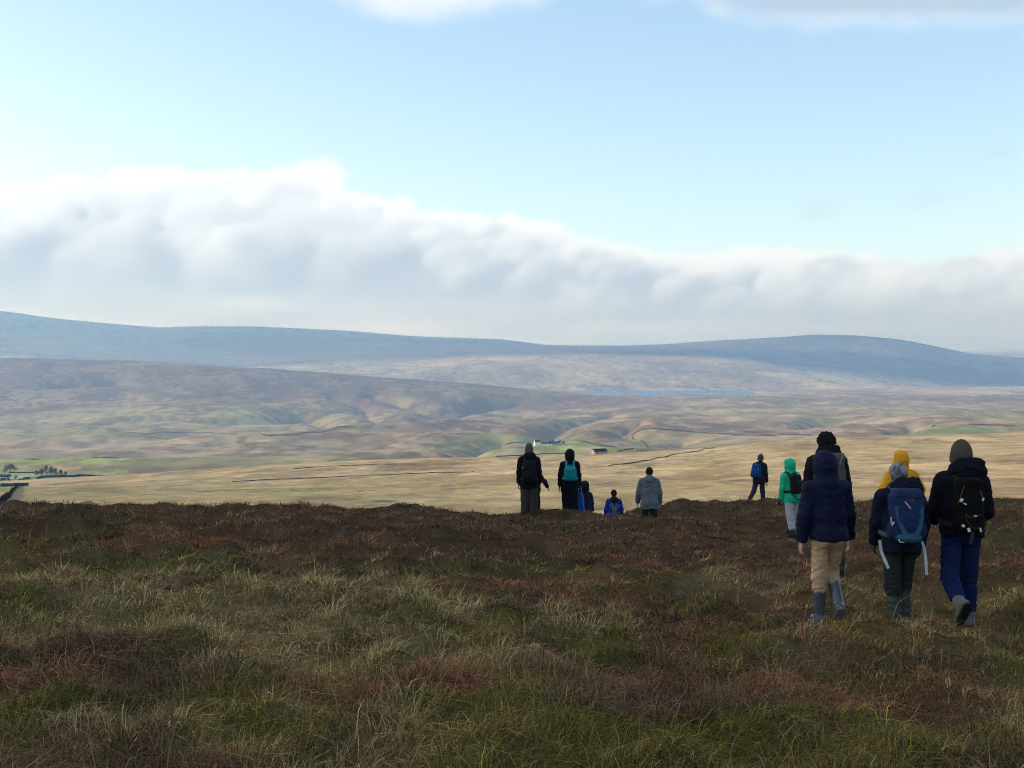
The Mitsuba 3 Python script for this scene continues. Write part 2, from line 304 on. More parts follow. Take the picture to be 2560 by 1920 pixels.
# fields of the two farms: corner points in metres, colour
FIELDS = [([(-54, 1481), (-53, 1935), (-32, 1834), (20, 1898), (42, 1916), (73, 1910), (92, 2047), (116, 2047), (141, 1936), (185, 1913), (159, 1449), (137, 1427), (71, 1435), (-55, 1440)], (0.2, 0.27, 0.085), 0.5),
    ([(-772, 1655), (-618, 1414), (-597, 1667), (-574, 1640), (-472, 1349), (-510, 1334), (-552, 1351), (-561, 1338), (-634, 1360)], (0.24, 0.31, 0.1), 0.5),
    ([(-597, 1280), (-563, 1269), (-540, 1241), (-504, 1171), (-523, 1179), (-557, 1213), (-578, 1240)], (0.24, 0.31, 0.1), 0.4),
    ([(-514, 1251), (-489, 1247), (-460, 1229), (-431, 1234), (-420, 1200), (-440, 1194), (-500, 1218)], (0.22, 0.28, 0.1), 0.4),
    ([(-602, 1321), (-558, 1323), (-522, 1294), (-465, 1233), (-518, 1252), (-570, 1281)], (0.38, 0.27, 0.15), 0.4),
    ([(-425, 912), (-405, 881), (-367, 816), (-355, 805), (-284, 630), (-272, 584)], (0.24, 0.28, 0.09), 0.4),
    ([(584, 1631), (655, 1746), (921, 2032), (784, 1682), (470, 1008), (425, 1008)], (0.2, 0.22, 0.1), 0.4),
    ([(251, 2293), (294, 2321), (384, 2278), (487, 2009), (343, 1851), (228, 1805)], (0.27, 0.23, 0.13), 0.4),
    ([(225, 2271), (249, 2292), (234, 1864), (196, 1792)], (0.24, 0.25, 0.1), 0.4)]
TRACKS = [([(-187, 685), (-165, 645), (-123, 526), (-79, 436), (-51, 398), (-19, 353)], 3.0, (0.2, 0.25, 0.09)),
    ([(53, 854), (58, 766), (67, 701)], 3.0, (0.42, 0.35, 0.22)),
    ([(160, 882), (141, 766), (127, 681)], 3.5, (0.24, 0.22, 0.11)),
    ([(86, 1903), (134, 1844), (165, 1625)], 5, (0.45, 0.38, 0.28))]


def in_poly(x, y, pts):
    inside = np.zeros(x.shape, bool)
    for (ax, ay), (bx, by) in zip(pts, pts[1:] + pts[:1]):
        inside ^= ((ay > y) != (by > y)) & (x < (bx - ax) * (y - ay) / (by - ay + 1e-9) + ax)
    return inside


def dale_colour(x, y):
    a = np.degrees(np.arctan2(x, y))
    rho = np.hypot(x, y) * np.cos(np.radians(np.minimum(np.abs(a), 32)))
    # the near slope: bleached straw, greener low on the left
    n, m = fbm2(x, y * 0.8, 90, 6, 101), fbm2(x, y * 1.1, 14, 5, 102)
    straw = mixc([0.32, 0.245, 0.135], [0.43, 0.34, 0.2], sstep(0.38, 0.66, 0.55 * n + 0.45 * m))
    straw = mixc(straw, [0.25, 0.185, 0.1], sstep(0.55, 0.68, fbm2(x, y * 0.7, 55, 5, 103)) * 0.75)
    straw = mixc(straw, [0.48, 0.39, 0.245], sstep(0.58, 0.7, fbm2(x * 0.7, y * 1.3, 20, 4, 104)) * 0.65)
    dull = mixc([0.27, 0.215, 0.12], [0.33, 0.27, 0.15], m)
    dull = mixc(dull, [0.22, 0.2, 0.1], sstep(0.5, 0.65, n) * 0.5)
    straw = mixc(straw, dull, sstep(40, -30, x + 0.62 * (y - 560) + 60 * (n - 0.5)) * sstep(760, 690, y - 0.1 * x))
    # the dale floor: bleached bents, rush green, purple-brown heather on the higher left-hand moor
    n1, n2, n3 = fbm2(x, y, 420, 6, 105), fbm2(x, y * 0.7, 110, 6, 106), fbm2(x, y, 800, 6, 107)
    dale = mixc([0.22, 0.18, 0.125], [0.35, 0.285, 0.2], sstep(0.35, 0.65, n2))
    dale = mixc(dale, [0.2, 0.21, 0.1], sstep(0.5, 0.64, n1) * 0.8)
    dale = mixc(dale, [0.155, 0.105, 0.08], sstep(0.5, 0.6, 0.6 * n3 + 0.4 * n2) * 0.8)
    moorland = mixc([0.17, 0.12, 0.095], [0.25, 0.185, 0.135], sstep(0.35, 0.6, n2))
    moorland = mixc(moorland, [0.25, 0.26, 0.12], sstep(0.56, 0.66, 0.5 * n1 + 0.5 * n2) * 0.8)
    dale = mixc(mixc(dale, [0.27, 0.26, 0.11], np.exp(-((x + 930) / 420) ** 2 - ((y - 3560) / 380) ** 2) * 0.8), moorland, sstep(3900, 4400, y - 0.25 * x + 500 * (n1 - 0.5)) * sstep(900, -200, x - 0.02 * y))
    # beyond the reservoir: pale grass, then fell heather with cloud shade darkened into its colour
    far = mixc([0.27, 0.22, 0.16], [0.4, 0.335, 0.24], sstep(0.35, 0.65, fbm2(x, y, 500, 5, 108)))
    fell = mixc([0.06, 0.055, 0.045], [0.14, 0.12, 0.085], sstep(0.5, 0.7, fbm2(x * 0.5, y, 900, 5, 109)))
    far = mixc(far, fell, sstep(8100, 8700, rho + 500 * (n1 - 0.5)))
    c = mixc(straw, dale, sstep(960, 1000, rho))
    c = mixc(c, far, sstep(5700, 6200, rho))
    for pts, col, jit in FIELDS:
        c = np.where(in_poly(x, y, pts)[..., None], np.asarray(col) * (1 + jit * (n2 - 0.5))[..., None], c)
    for pts, wd, col in TRACKS:
        c = mixc(c, col, np.exp(-(seg_dist(x, y, pts) / wd) ** 2) * 0.8)
    c = c * (0.6 + 0.8 * fbm2(x, y * 0.6, 34, 5, 110))[..., None]
    # stony heath on the land to the sides and behind
    return c


scene["soil"] = {"type": "twosided", "b": {"type": "bumpmap", "scale": 1.0, "t": mikit.proc(lambda p, n, uv: mikit.fbm(p.x * 22, p.y * 22, p.z * 22, 3) * 0.06, 0.004), "b": {"type": "diffuse", "reflectance": {"type": "mesh_attribute", "name": "vertex_color"}}}}
def patch(p, big, small, lo, hi):
    return mikit.smoothstep(lo, hi, 0.55 * mikit.fbm(p.x / big, p.y / (big * 1.3), 3.0, 4) + 0.45 * mikit.fbm(p.x / small, p.y / (small * 1.6), 9.0, 4))


def heather_cover(p, n, uv):
    """Heather and rushes: scattered tufts on the near slope, more in the dale, thick on the higher left-hand moor and the fells."""
    edge = 240 * (mikit.fbm(p.x / 260, p.y / 260, 1.0, 4) - 0.5)
    high = mikit.smoothstep(4050, 4350, p.y - 0.25 * p.x + 3 * edge) * mikit.smoothstep(1000, 300, p.x + 2 * edge) * mikit.smoothstep(6000, 5600, p.y)
    fell = mikit.smoothstep(8200, 8900, p.y + 3 * edge)
    dale = mikit.smoothstep(960, 1050, p.y)
    a = patch(p, 34, 9, 0.5, 0.64) * 0.35 * (1 - dale)
    b = patch(p, 170, 28, 0.46, 0.64) * 0.62 * dale
    c = 0.86 - 0.56 * patch(p, 330, 50, 0.47, 0.66)
    knoll = dr.exp(-dr.square((p.x + 930) / 420) - dr.square((p.y - 3560) / 380)) + dr.exp(-dr.square((p.x + 560) / 160) - dr.square((p.y - 3750) / 420))
    c = c * (1 - 0.85 * dr.minimum(knoll, 1))
    return mikit.mix(mikit.mix(a + b, c, high), 0.45 - 0.35 * patch(p, 500, 90, 0.56, 0.62), fell).x


def bleached_cover(p, n, uv):
    dale = mikit.smoothstep(960, 1050, p.y)
    return (patch(mi.Point3f(p.x + 500, p.y, 0), 26, 6, 0.52, 0.66) * (1 - dale) + patch(mi.Point3f(p.x + 900, p.y, 0), 140, 22, 0.5, 0.66) * dale * mikit.smoothstep(8600, 8000, p.y) * (1 - 0.6 * mikit.smoothstep(4000, 4400, p.y))) * 0.5


def swell(p, n, uv):
    return mikit.fbm(p.x / 40, p.y / 40, 0.0, 5) * 13.0


scene["heather_far"] = {"type": "diffuse", "reflectance": {"type": "rgb", "value": [0.14, 0.102, 0.085]}}
scene["bleached_far"] = {"type": "diffuse", "reflectance": {"type": "rgb", "value": [0.43, 0.36, 0.23]}}
scene["hill_turf"] = {"type": "twosided", "b": {"type": "bumpmap", "scale": 1.0, "t": mikit.proc(swell, 1.0), "b": {"type": "blendbsdf", "weight": mikit.proc(bleached_cover),
                      "a": {"type": "blendbsdf", "weight": mikit.proc(heather_cover), "a": {"type": "diffuse", "reflectance": {"type": "mesh_attribute", "name": "vertex_color"}}, "c": {"type": "ref", "id": "heather_far"}},
                      "c": {"type": "ref", "id": "bleached_far"}}}}
kn = int(np.searchsorted(GRHO, NEAR_RHO - 0.01))
for name, sl, col in (("moor", slice(0, kn + 1), moor_colour), ("hills", slice(kn, len(GRHO)), dale_colour)):
    x, y, h = LX[:, sl], LY[:, sl], LH[:, sl]
    m = x.shape[1]
    v = np.stack([x, y, h], -1).reshape(-1, 3)
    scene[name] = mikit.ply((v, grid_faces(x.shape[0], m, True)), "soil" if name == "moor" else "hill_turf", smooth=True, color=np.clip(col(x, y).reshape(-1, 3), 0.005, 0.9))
    labels[name] = {"label": "", "kind": "structure"}
labels["moor"]["label"] = "dark heathery moor top in cloud shadow"
labels["hills"]["label"] = "sunlit grass slopes, dale and hazy fells beyond"

# the reservoir, a level sheet of water in the hollow
LAKE_Z = -232.0
xs, ys = np.meshgrid(np.linspace(-500, 1600, 61), np.linspace(5450, 6950, 31), indexing="ij")
scene["water"] = {"type": "principled", "base_color": {"type": "rgb", "value": [0.015, 0.038, 0.11]}, "roughness": 0.35, "specular": 0.5}
scene["reservoir"] = mikit.ply((np.stack([xs, ys, np.full_like(xs, LAKE_Z)], -1).reshape(-1, 3), grid_faces(61, 31, False)[:, ::-1]), "water", smooth=True)
labels["reservoir"] = {"label": "long blue reservoir below the fells", "kind": "structure"}

# ------------------------------------------------------------------ clouds that shade the moor top and the far fells, and the hazy air
scene["cloud_stuff"] = {"type": "twosided", "b": {"type": "diffuse", "reflectance": {"type": "rgb", "value": [0.9, 0.9, 0.92]}}}


def cloud(key, puffs, seed, sub=2):
    """One cumulus: overlapping lumpy puffs (centre, half sizes) with flat bases."""
    parts = []
    for k, (c, r) in enumerate(puffs):
        s = trimesh.creation.icosphere(sub)
        v = np.array(s.vertices)
        v = v * (0.72 + 0.56 * meshkit.fbm(v * 2.2 + k * 7.3, 4, seed))[:, None]
        v[:, 2] = np.where(v[:, 2] < -0.25, -0.25 + (v[:, 2] + 0.25) * 0.2, v[:, 2])
        parts.append((v * r + c, np.array(s.faces)))
    at = np.cumsum([0] + [len(p[0]) for p in parts])
    scene[key] = mikit.ply((np.vstack([p[0] for p in parts]), np.vstack([p[1] + a for p, a in zip(parts, at)])), "cloud_stuff", smooth=True)
    labels[key] = {"label": "unseen cumulus cloud casting shade on the land", "kind": "structure"}


def along_sun(x, y, z0, z):
    """The point at height z on the line from the ground point (x, y, z0) to the sun."""
    return np.array([x, y, z0]) + SUN * (z - z0) / SUN[2]


rng = np.random.default_rng(4)
puffs = []
for k in range(26):                                       # over the moor top and on behind it
    gx, gy = rng.uniform(-420, 420), -rng.uniform(0, 1) ** 1.3 * 1300 + 5
    puffs.append((along_sun(gx, gy, 0, 1000 + rng.uniform(0, 60)), np.array([190, 120, 95]) * rng.uniform(0.8, 1.1)))
for gx in (-260, -120, 0, 120, 260):
    puffs.append((along_sun(gx, -30, 0, 1000), np.array([180, 105, 80])))
cloud("cloud", puffs, 71)
puffs = []
for k in range(150):                                      # an unseen broken sheet, added far off to the left to shade the fells
    gx, gy = rng.uniform(-7500, 8500), rng.uniform(7200, 14500)
    if gy < np.interp(gx, [-8000, 1200, 2600, 9000], [9300, 8900, 7300, 7000]) or (gx < -1200 and rng.uniform() < 0.58):
        continue
    c = along_sun(gx, gy + 300, 50, 6500)
    if math.degrees(math.atan2(c[0] + 1300, c[1])) > -29 and c[2] - 400 < 0.37 * c[1]:
        continue                                          # stays clear of the patch of sky ahead
    puffs.append((along_sun(gx, gy + 300, 50, 6500 + rng.uniform(0, 300)), np.array([1000, 480, 260]) * rng.uniform(0.7, 1.15)))
cloud("cloud_001", puffs, 72, 2)

scene["haze_boundary"] = {"type": "null"}
LOW, HIGH = float(min(LH.min(), LAKE_Z)) - 1.0, float(LH.max()) + 12.0
scene["haze"] = {"type": "cube", "to_world": T().translate([0, 0, (LOW + HIGH) / 2]).scale([17000, 17000, (HIGH - LOW) / 2]),
                 "bsdf": {"type": "ref", "id": "haze_boundary"}, "interior": {"type": "ref", "id": "haze_air"}}
labels["haze"] = {"label": "thin blue haze in the dale", "category": "haze", "kind": "stuff"}

# ------------------------------------------------------------------ walls, farms and trees of the dale
def tag(key, label, cat=None, group=None, kind=None):
    labels[key] = {k: v for k, v in (("label", label), ("category", cat), ("group", group), ("kind", kind)) if v}


used = {}


def numbered(name):
    n = used[name] = used.get(name, -1) + 1
    return name if n == 0 else f"{name}_{n:03d}"


def join(parts):
    at = np.cumsum([0] + [len(v) for v, _ in parts])
    return np.vstack([v for v, _ in parts]), np.vstack([np.asarray(f) + a for (_, f), a in zip(parts, at)])


def box(cx, cy, cz, sx, sy, sz):
    b = trimesh.creation.box((sx, sy, sz))
    return np.array(b.vertices) + (cx, cy, cz), np.array(b.faces)


def proc_rgb(key, a, b, s, rough=0.9):
    scene[key] = {"type": "principled", "roughness": rough, "specular": 0.2, "base_color": mikit.proc(
        lambda p, n, uv: mikit.mix(a, b, mikit.fbm(p.x * s, p.y * s, p.z * s, 3)))}


proc_rgb("wall_stone", (0.22, 0.21, 0.185), (0.42, 0.4, 0.35), 1.6)
proc_rgb("whitewash", (0.72, 0.71, 0.67), (0.86, 0.85, 0.81), 0.5)
proc_rgb("roof_slate", (0.09, 0.09, 0.1), (0.17, 0.165, 0.17), 1.3)
proc_rgb("bark", (0.05, 0.04, 0.03), (0.11, 0.09, 0.07), 6.0)
scene["dark_pane"] = {"type": "principled", "base_color": {"type": "rgb", "value": [0.02, 0.022, 0.025]}, "roughness": 0.15}
scene["painted_door"] = {"type": "principled", "base_color": {"type": "rgb", "value": [0.12, 0.06, 0.04]}, "roughness": 0.6}
scene["leaf"] = {"type": "twosided", "b": {"type": "diffuse", "reflectance": {"type": "mesh_attribute", "name": "vertex_color"}}}

WALLS = [([(62, 703), (78, 723), (100, 769), (131, 852), (170, 921)], 'long dark dry stone wall climbing the straw slope above the grey coat man'),
    ([(-176, 691), (-136, 708), (-92, 710), (-24, 691)], 'low stone wall crossing the straw slope left of the walkers'),
    ([(-163, 822), (-125, 836), (-71, 814)], 'short stone wall near the top edge of the straw slope'),
    ([(-12, 2074), (19, 2066), (36, 2058)], 'stone wall along the top of the green farm field'),
    ([(71, 2043), (92, 2050), (116, 2047), (141, 1936), (162, 1918), (185, 1913)], 'stone wall around the upper green field right of the white farm'),
    ([(-40, 1848), (-10, 1842), (29, 1899)], 'stone wall between the green fields left of the white farm'),
    ([(-54, 1436), (5, 1430), (48, 1440), (71, 1438)], 'stone wall along the foot of the green farm fields'),
    ([(137, 1429), (160, 1447)], 'short stone wall at the right tip of the green farm field'),
    ([(251, 2293), (246, 2086), (235, 1856)], 'pale stone wall running down the dale side towards the straw slope'),
    ([(253, 2305), (294, 2321), (376, 2284), (462, 2193), (562, 2050)], 'long stone wall across the dale below the scarp'),
    ([(577, 1690), (585, 1657), (607, 1693), (655, 1746), (883, 2094), (929, 1993)], 'stone wall above the dull green pasture at the far right'),
    ([(-792, 1699), (-618, 1416), (-683, 1695), (-598, 1670)], 'straight stone wall along the long green field at the far left'),
    ([(-572, 1247), (-554, 1245), (-540, 1241)], 'short stone wall behind the far left farm'),
    ([(-531, 1139), (-533, 1159), (-413, 937), (-497, 1158), (-480, 1161), (-375, 943)], 'stone wall along the farm lane at the far left'),
    ([(-137, 293), (-169, 366), (-230, 505), (-315, 698), (-360, 804)], 'big stone wall climbing at the left edge with a broad shadow'),
    ([(-375, 805), (-363, 802), (-342, 775)], 'stone wall at the top of the dull green slope at far left'),
    ([(-881, 2529), (-843, 2833), (-721, 2733), (-479, 2102)], 'faint stone wall crossing the dale floor below the knoll'),
    ([(-466, 2084), (-412, 2144), (-371, 2470)], 'faint stone wall running up to the stream below the knoll')]


def stone_wall(pts, label, seed):
    pts = np.asarray(pts, float)
    seg = np.hypot(*np.diff(pts, axis=0).T)
    s = np.concatenate([[0], np.cumsum(seg)])
    t = np.linspace(0, s[-1], max(4, int(s[-1] / 4)))
    smooth = PchipInterpolator(s, pts, axis=0)(t)
    d = np.gradient(smooth, axis=0)
    d /= np.linalg.norm(d, axis=1, keepdims=True)
    nrm = np.stack([-d[:, 1], d[:, 0]], 1)
    r = np.random.default_rng(seed)
    tall = (1.1 if pts[:, 1].min() > 990 else 2.1 if pts[:, 0].max() < -100 else 0.5 if pts[0, 0] > 0 else 0.4) + r.uniform(-0.1, 0.12, len(t)) - 0.5 * (r.uniform(size=len(t)) < 0.03)
    prof = [(-0.42, -0.6), (-0.4, 0.0), (-0.26, 1.0), (-0.12, 1.12), (0.12, 1.12), (0.26, 1.0), (0.4, 0.0), (0.42, -0.6)]
    rows = []
    for o, hh in prof:
        q = smooth + nrm * (o + r.uniform(-0.04, 0.04, len(t)))[:, None]
        z = height(q[:, 0], q[:, 1]) * 0.5 + height(smooth[:, 0], smooth[:, 1]) * 0.5
        rows.append(np.stack([q[:, 0], q[:, 1], z + (hh * tall if hh > 0 else hh)], 1))
    v = np.stack(rows, 1).reshape(-1, 3)
    i, j = np.meshgrid(np.arange(len(t) - 1), np.arange(len(prof) - 1), indexing="ij")
    m = len(prof)
    f = np.stack([i * m + j, i * m + j + 1, (i + 1) * m + j + 1, (i + 1) * m + j], -1).reshape(-1, 4)
    key = numbered("stone_wall")
    scene[key] = mikit.ply((v, f), "wall_stone")
    tag(key, label, "wall", "dry stone walls of the dale")


for k, (pts, label) in enumerate(WALLS):
    stone_wall(pts, label, 300 + k)


def place(parts, x, y, yaw, z=None):
    v, f = join([(np.asarray(v), np.asarray(f) if np.asarray(f).shape[1] == 3 else np.vstack([np.asarray(f)[:, [0, 1, 2]], np.asarray(f)[:, [0, 2, 3]]])) for v, f in parts])
    c, s = math.cos(yaw), math.sin(yaw)
    z = float(height(x, y)) - 0.2 if z is None else z
    return np.stack([v[:, 0] * c - v[:, 1] * s + x, v[:, 0] * s + v[:, 1] * c + y, v[:, 2] + z], 1), f


def building(name, label, x, y, yaw, lx, ly, eave, rise, walls="whitewash", windows=(), door=None, chimneys=()):
    """Gabled building, ridge along its own x; windows and the door sit on the long side that faces -y."""
    key = numbered(name)
    tag(key, label, "building")
    hx, hy = lx / 2, ly / 2
    v = [(-hx, -hy, -0.6), (hx, -hy, -0.6), (hx, hy, -0.6), (-hx, hy, -0.6), (-hx, -hy, eave), (hx, -hy, eave), (hx, hy, eave), (-hx, hy, eave), (-hx, 0, eave + rise), (hx, 0, eave + rise)]
    f = [(0, 1, 5), (0, 5, 4), (2, 3, 7), (2, 7, 6), (1, 2, 6), (1, 6, 5), (3, 0, 4), (3, 4, 7), (5, 6, 9), (7, 4, 8), (4, 5, 9), (4, 9, 8), (6, 7, 8), (6, 8, 9)]
    scene[key + "__wall"] = mikit.ply(place([(v, f)], x, y, yaw), walls)
    slabs = []
    o, th = 0.3, 0.18
    for sg in (-1, 1):
        e = (sg * (hy + o), eave - o * rise / hy)
        q = [(-hx - 0.2, e[0], e[1] + 0.05), (hx + 0.2, e[0], e[1] + 0.05), (hx + 0.2, 0, eave + rise + 0.05), (-hx - 0.2, 0, eave + rise + 0.05)]
        q = q + [(a, b, c + th) for a, b, c in q]
        slabs.append((q, [(0, 1, 2, 3), (4, 7, 6, 5), (0, 4, 5, 1), (1, 5, 6, 2), (2, 6, 7, 3), (3, 7, 4, 0)]))
    scene[key + "__roof"] = mikit.ply(place(slabs, x, y, yaw), "roof_slate")
    for k, cx in enumerate(chimneys):
        scene[key + "__roof__chimney" + (f"_{k:03d}" if k else "")] = mikit.ply(place([box(cx, 0, eave + rise + 0.5, 0.7, 0.7, 1.3), box(cx, 0, eave + rise + 1.2, 0.85, 0.85, 0.15)], x, y, yaw), walls)
    for k, (wx, wz) in enumerate(windows):
        scene[key + "__window" + (f"_{k:03d}" if k else "")] = mikit.ply(place([box(wx, -hy - 0.02, wz, 1.1, 0.1, 1.3)], x, y, yaw), "dark_pane")
    if door is not None:
        scene[key + "__door"] = mikit.ply(place([box(door, -hy - 0.02, 1.0, 1.1, 0.1, 2.0)], x, y, yaw), "painted_door")


building("farmhouse", "tall white farmhouse with a slate roof above the green fields", 44, 1924, 0.25, 10, 8, 6.2, 3.0, windows=[(-3, 1.6), (3, 1.6), (-3, 4.5), (0, 4.5), (3, 4.5)], door=0.0, chimneys=(-4.3, 4.3))
building("farm_range", "long low white farm range right of the tall farmhouse", 61, 1917, -0.06, 18, 7, 3.4, 2.2, windows=[(-6, 1.8), (-2, 1.8), (6, 1.8)], door=2.5)
building("farm_barn", "grey stone farm barn at the right end of the white farm", 78, 1921, -0.1, 13, 9, 3.6, 2.4, walls="wall_stone", door=0.0)
building("field_barn", "lone stone barn with a pale gable on the brow of the straw slope", 73, 918, 0.4, 12, 6, 2.8, 2.0, walls="wall_stone", windows=[(-3, 1.5)], door=1.5)
building("cottage", "small white cottage by the reddish tree at the far left edge", -533, 1156, 0.2, 11, 6.5, 3.2, 2.2, windows=[(-3, 1.6), (3, 1.6)], door=0.0, chimneys=(4.5,))
building("shed", "tiny white shed right of the cottage at the far left", -523, 1158, 0.1, 3, 3, 2.4, 1.0, door=0.0)


def tree(name, label, x, y, tall, wide, colour, seed, conic=False, group=None, leaf=0.55, n=420):
    key = numbered(name)
    tag(key, label, "tree", group)
    r = np.random.default_rng(seed)
    z = float(height(x, y))
    limbs = []

    def limb(a, b, ra, rb):
        c = trimesh.creation.cylinder(radius=1, height=1, sections=6)
        v = np.array(c.vertices)
        d = np.subtract(b, a)
        m = trimesh.geometry.align_vectors([0, 0, 1], d / np.linalg.norm(d))[:3, :3]
        rad = np.where(v[:, 2] < 0, ra, rb)[:, None]
        limbs.append(((np.concatenate([v[:, :2] * rad, (v[:, 2:] + 0.5) * np.linalg.norm(d)], 1)) @ m.T + a, np.array(c.faces)))

    limb((0, 0, -0.5), (0.05 * tall, 0, tall * 0.55), 0.035 * tall, 0.018 * tall)
    limb((0.05 * tall, 0, tall * 0.55), (0, 0, tall * 0.92), 0.018 * tall, 0.006 * tall)
    hubs = []
    for k in range(11):
        t, g = r.uniform(0.3, 0.9), r.uniform(0, 2 * np.pi)
        reach = wide * (1.0 - t if conic else math.sin(math.pi * min(1, t * 0.95))) * r.uniform(0.7, 1.1)
        tip = (math.cos(g) * reach, math.sin(g) * reach, tall * min(0.97, t + 0.08))
        limb((0.04 * tall, 0, tall * t * 0.8), tip, 0.012 * tall, 0.004 * tall)
        hubs.append(tip)
    hubs.append((0, 0, tall * 0.95))
    scene[key + "__trunk"] = mikit.ply(tuple(np.asarray(q) for q in (join(limbs)[0] + (x, y, z), join(limbs)[1])), "bark")
    hubs = np.array(hubs)
    c = hubs[r.integers(0, len(hubs), n)] + r.normal(0, 1, (n, 3)) * np.array([0.2 * wide, 0.2 * wide, 0.07 * tall])
    u = r.normal(0, 1, (n, 3))
    u /= np.linalg.norm(u, axis=1, keepdims=True)
    w = np.cross(u, r.normal(0, 1, (n, 3)))
    w /= np.linalg.norm(w, axis=1, keepdims=True)
    s = leaf * r.uniform(0.6, 1.3, (n, 1))
    v = np.stack([c - u * s, c + w * s * 0.6, c + u * s, c - w * s * 0.6], 1).reshape(-1, 3) + (x, y, z)
    f = np.arange(4 * n).reshape(-1, 4)
    col = np.repeat(np.asarray(colour) * r.uniform(0.6, 1.4, (n, 1)), 4, axis=0)
    scene[key + "__crown"] = mikit.ply((v, f), "leaf", color=col)


tree("autumn_tree", "round reddish autumn tree beside the white cottage at the far left", -556, 1215, 11, 5.5, (0.17, 0.085, 0.06), 21, leaf=0.7, n=700)
for k, (cx, cy, hh) in enumerate(((-512, 1182, 6), (-506, 1181, 8), (-500, 1178, 11), (-495, 1180, 10), (-490, 1178, 8), (-484, 1177, 6.5), (-478, 1176, 5))):
    tree("spruce", ["leftmost low spruce of the dark shelter belt at far left", "second spruce from the left in the shelter belt", "tallest spruce of the dark shelter belt at far left", "tall spruce just right of the tallest in the shelter belt",
                    "middle-height spruce on the right of the shelter belt", "second spruce from the right in the shelter belt", "rightmost low spruce of the dark shelter belt at far left"][k],
         cx, cy, hh, 0.42 * hh, (0.05, 0.07, 0.035) if k != 2 else (0.1, 0.1, 0.04), 30 + k, True, "trees of the shelter belt")
for k, (cx, cy, hh) in enumerate(((70, 1930, 8), (84, 1930, 7), (90, 1925, 5))):
    tree("farm_tree", ["dark tree behind the long low white farm range", "dark tree behind the grey farm barn", "small dark tree at the right end of the farm"][k], cx, cy, hh, 0.4 * hh, (0.05, 0.055, 0.03), 40 + k, False, "trees of the white farm")

# ------------------------------------------------------------------ grass and heather of the moor top
scene["blade"] = {"type": "twosided", "b": {"type": "diffuse", "reflectance": {"type": "mesh_attribute", "name": "vertex_color"}}}
WIND = np.array([0.75, -0.25])


def blades(base, lean, tall, width, colour, tip, rng, far=None):
    """Curved tapering blades: base (n, 3), lean (n, 2) = sideways reach of the tip in units of the height; far ones are one triangle."""
    n = len(base)
    far = np.zeros(n, bool) if far is None else far
    g = rng.uniform(0, np.pi, n)
    side = np.stack([np.cos(g), np.sin(g), np.zeros(n)], 1) * width[:, None] / 2
    bend = np.clip(np.linalg.norm(lean, axis=1), 0, 1.6)
    end = base + np.concatenate([lean * tall[:, None], (tall * (1 - 0.38 * bend))[:, None]], 1)
    t = 0.55
    mid = base + np.concatenate([lean * (tall * t * t)[:, None], (tall * t * (1 - 0.12 * t))[:, None]], 1)
    near = ~far
    v5 = np.stack([base - side, base + side, mid - side * 0.75, mid + side * 0.75, end], 1)[near].reshape(-1, 3)
    k = (np.arange(near.sum()) * 5)[:, None]
    f5 = np.concatenate([k + np.array([0, 1, 3]), k + np.array([0, 3, 2]), k + np.array([2, 3, 4])])
    v3 = np.stack([base - side, base + side, end], 1)[far].reshape(-1, 3)
    f3 = np.arange(3 * far.sum()).reshape(-1, 3) + len(v5)
    c5, c3 = np.repeat(colour[near][:, None], 5, 1), np.repeat(colour[far][:, None], 3, 1)
    c5[:, 4], c3[:, 2] = tip[near], tip[far]
    return np.vstack([v5, v3]), np.vstack([f5, f3]), np.vstack([c5.reshape(-1, 3), c3.reshape(-1, 3)])


def scatter(n, rng, y0=2.7, y1=42, u=0.7):
    y = y0 * (y1 / y0) ** (rng.uniform(0, 1, n) ** 0.8)
    x = y * rng.uniform(-u, u, n)
    keep = (y < 30) | (x > 0)
    return x[keep], y[keep]




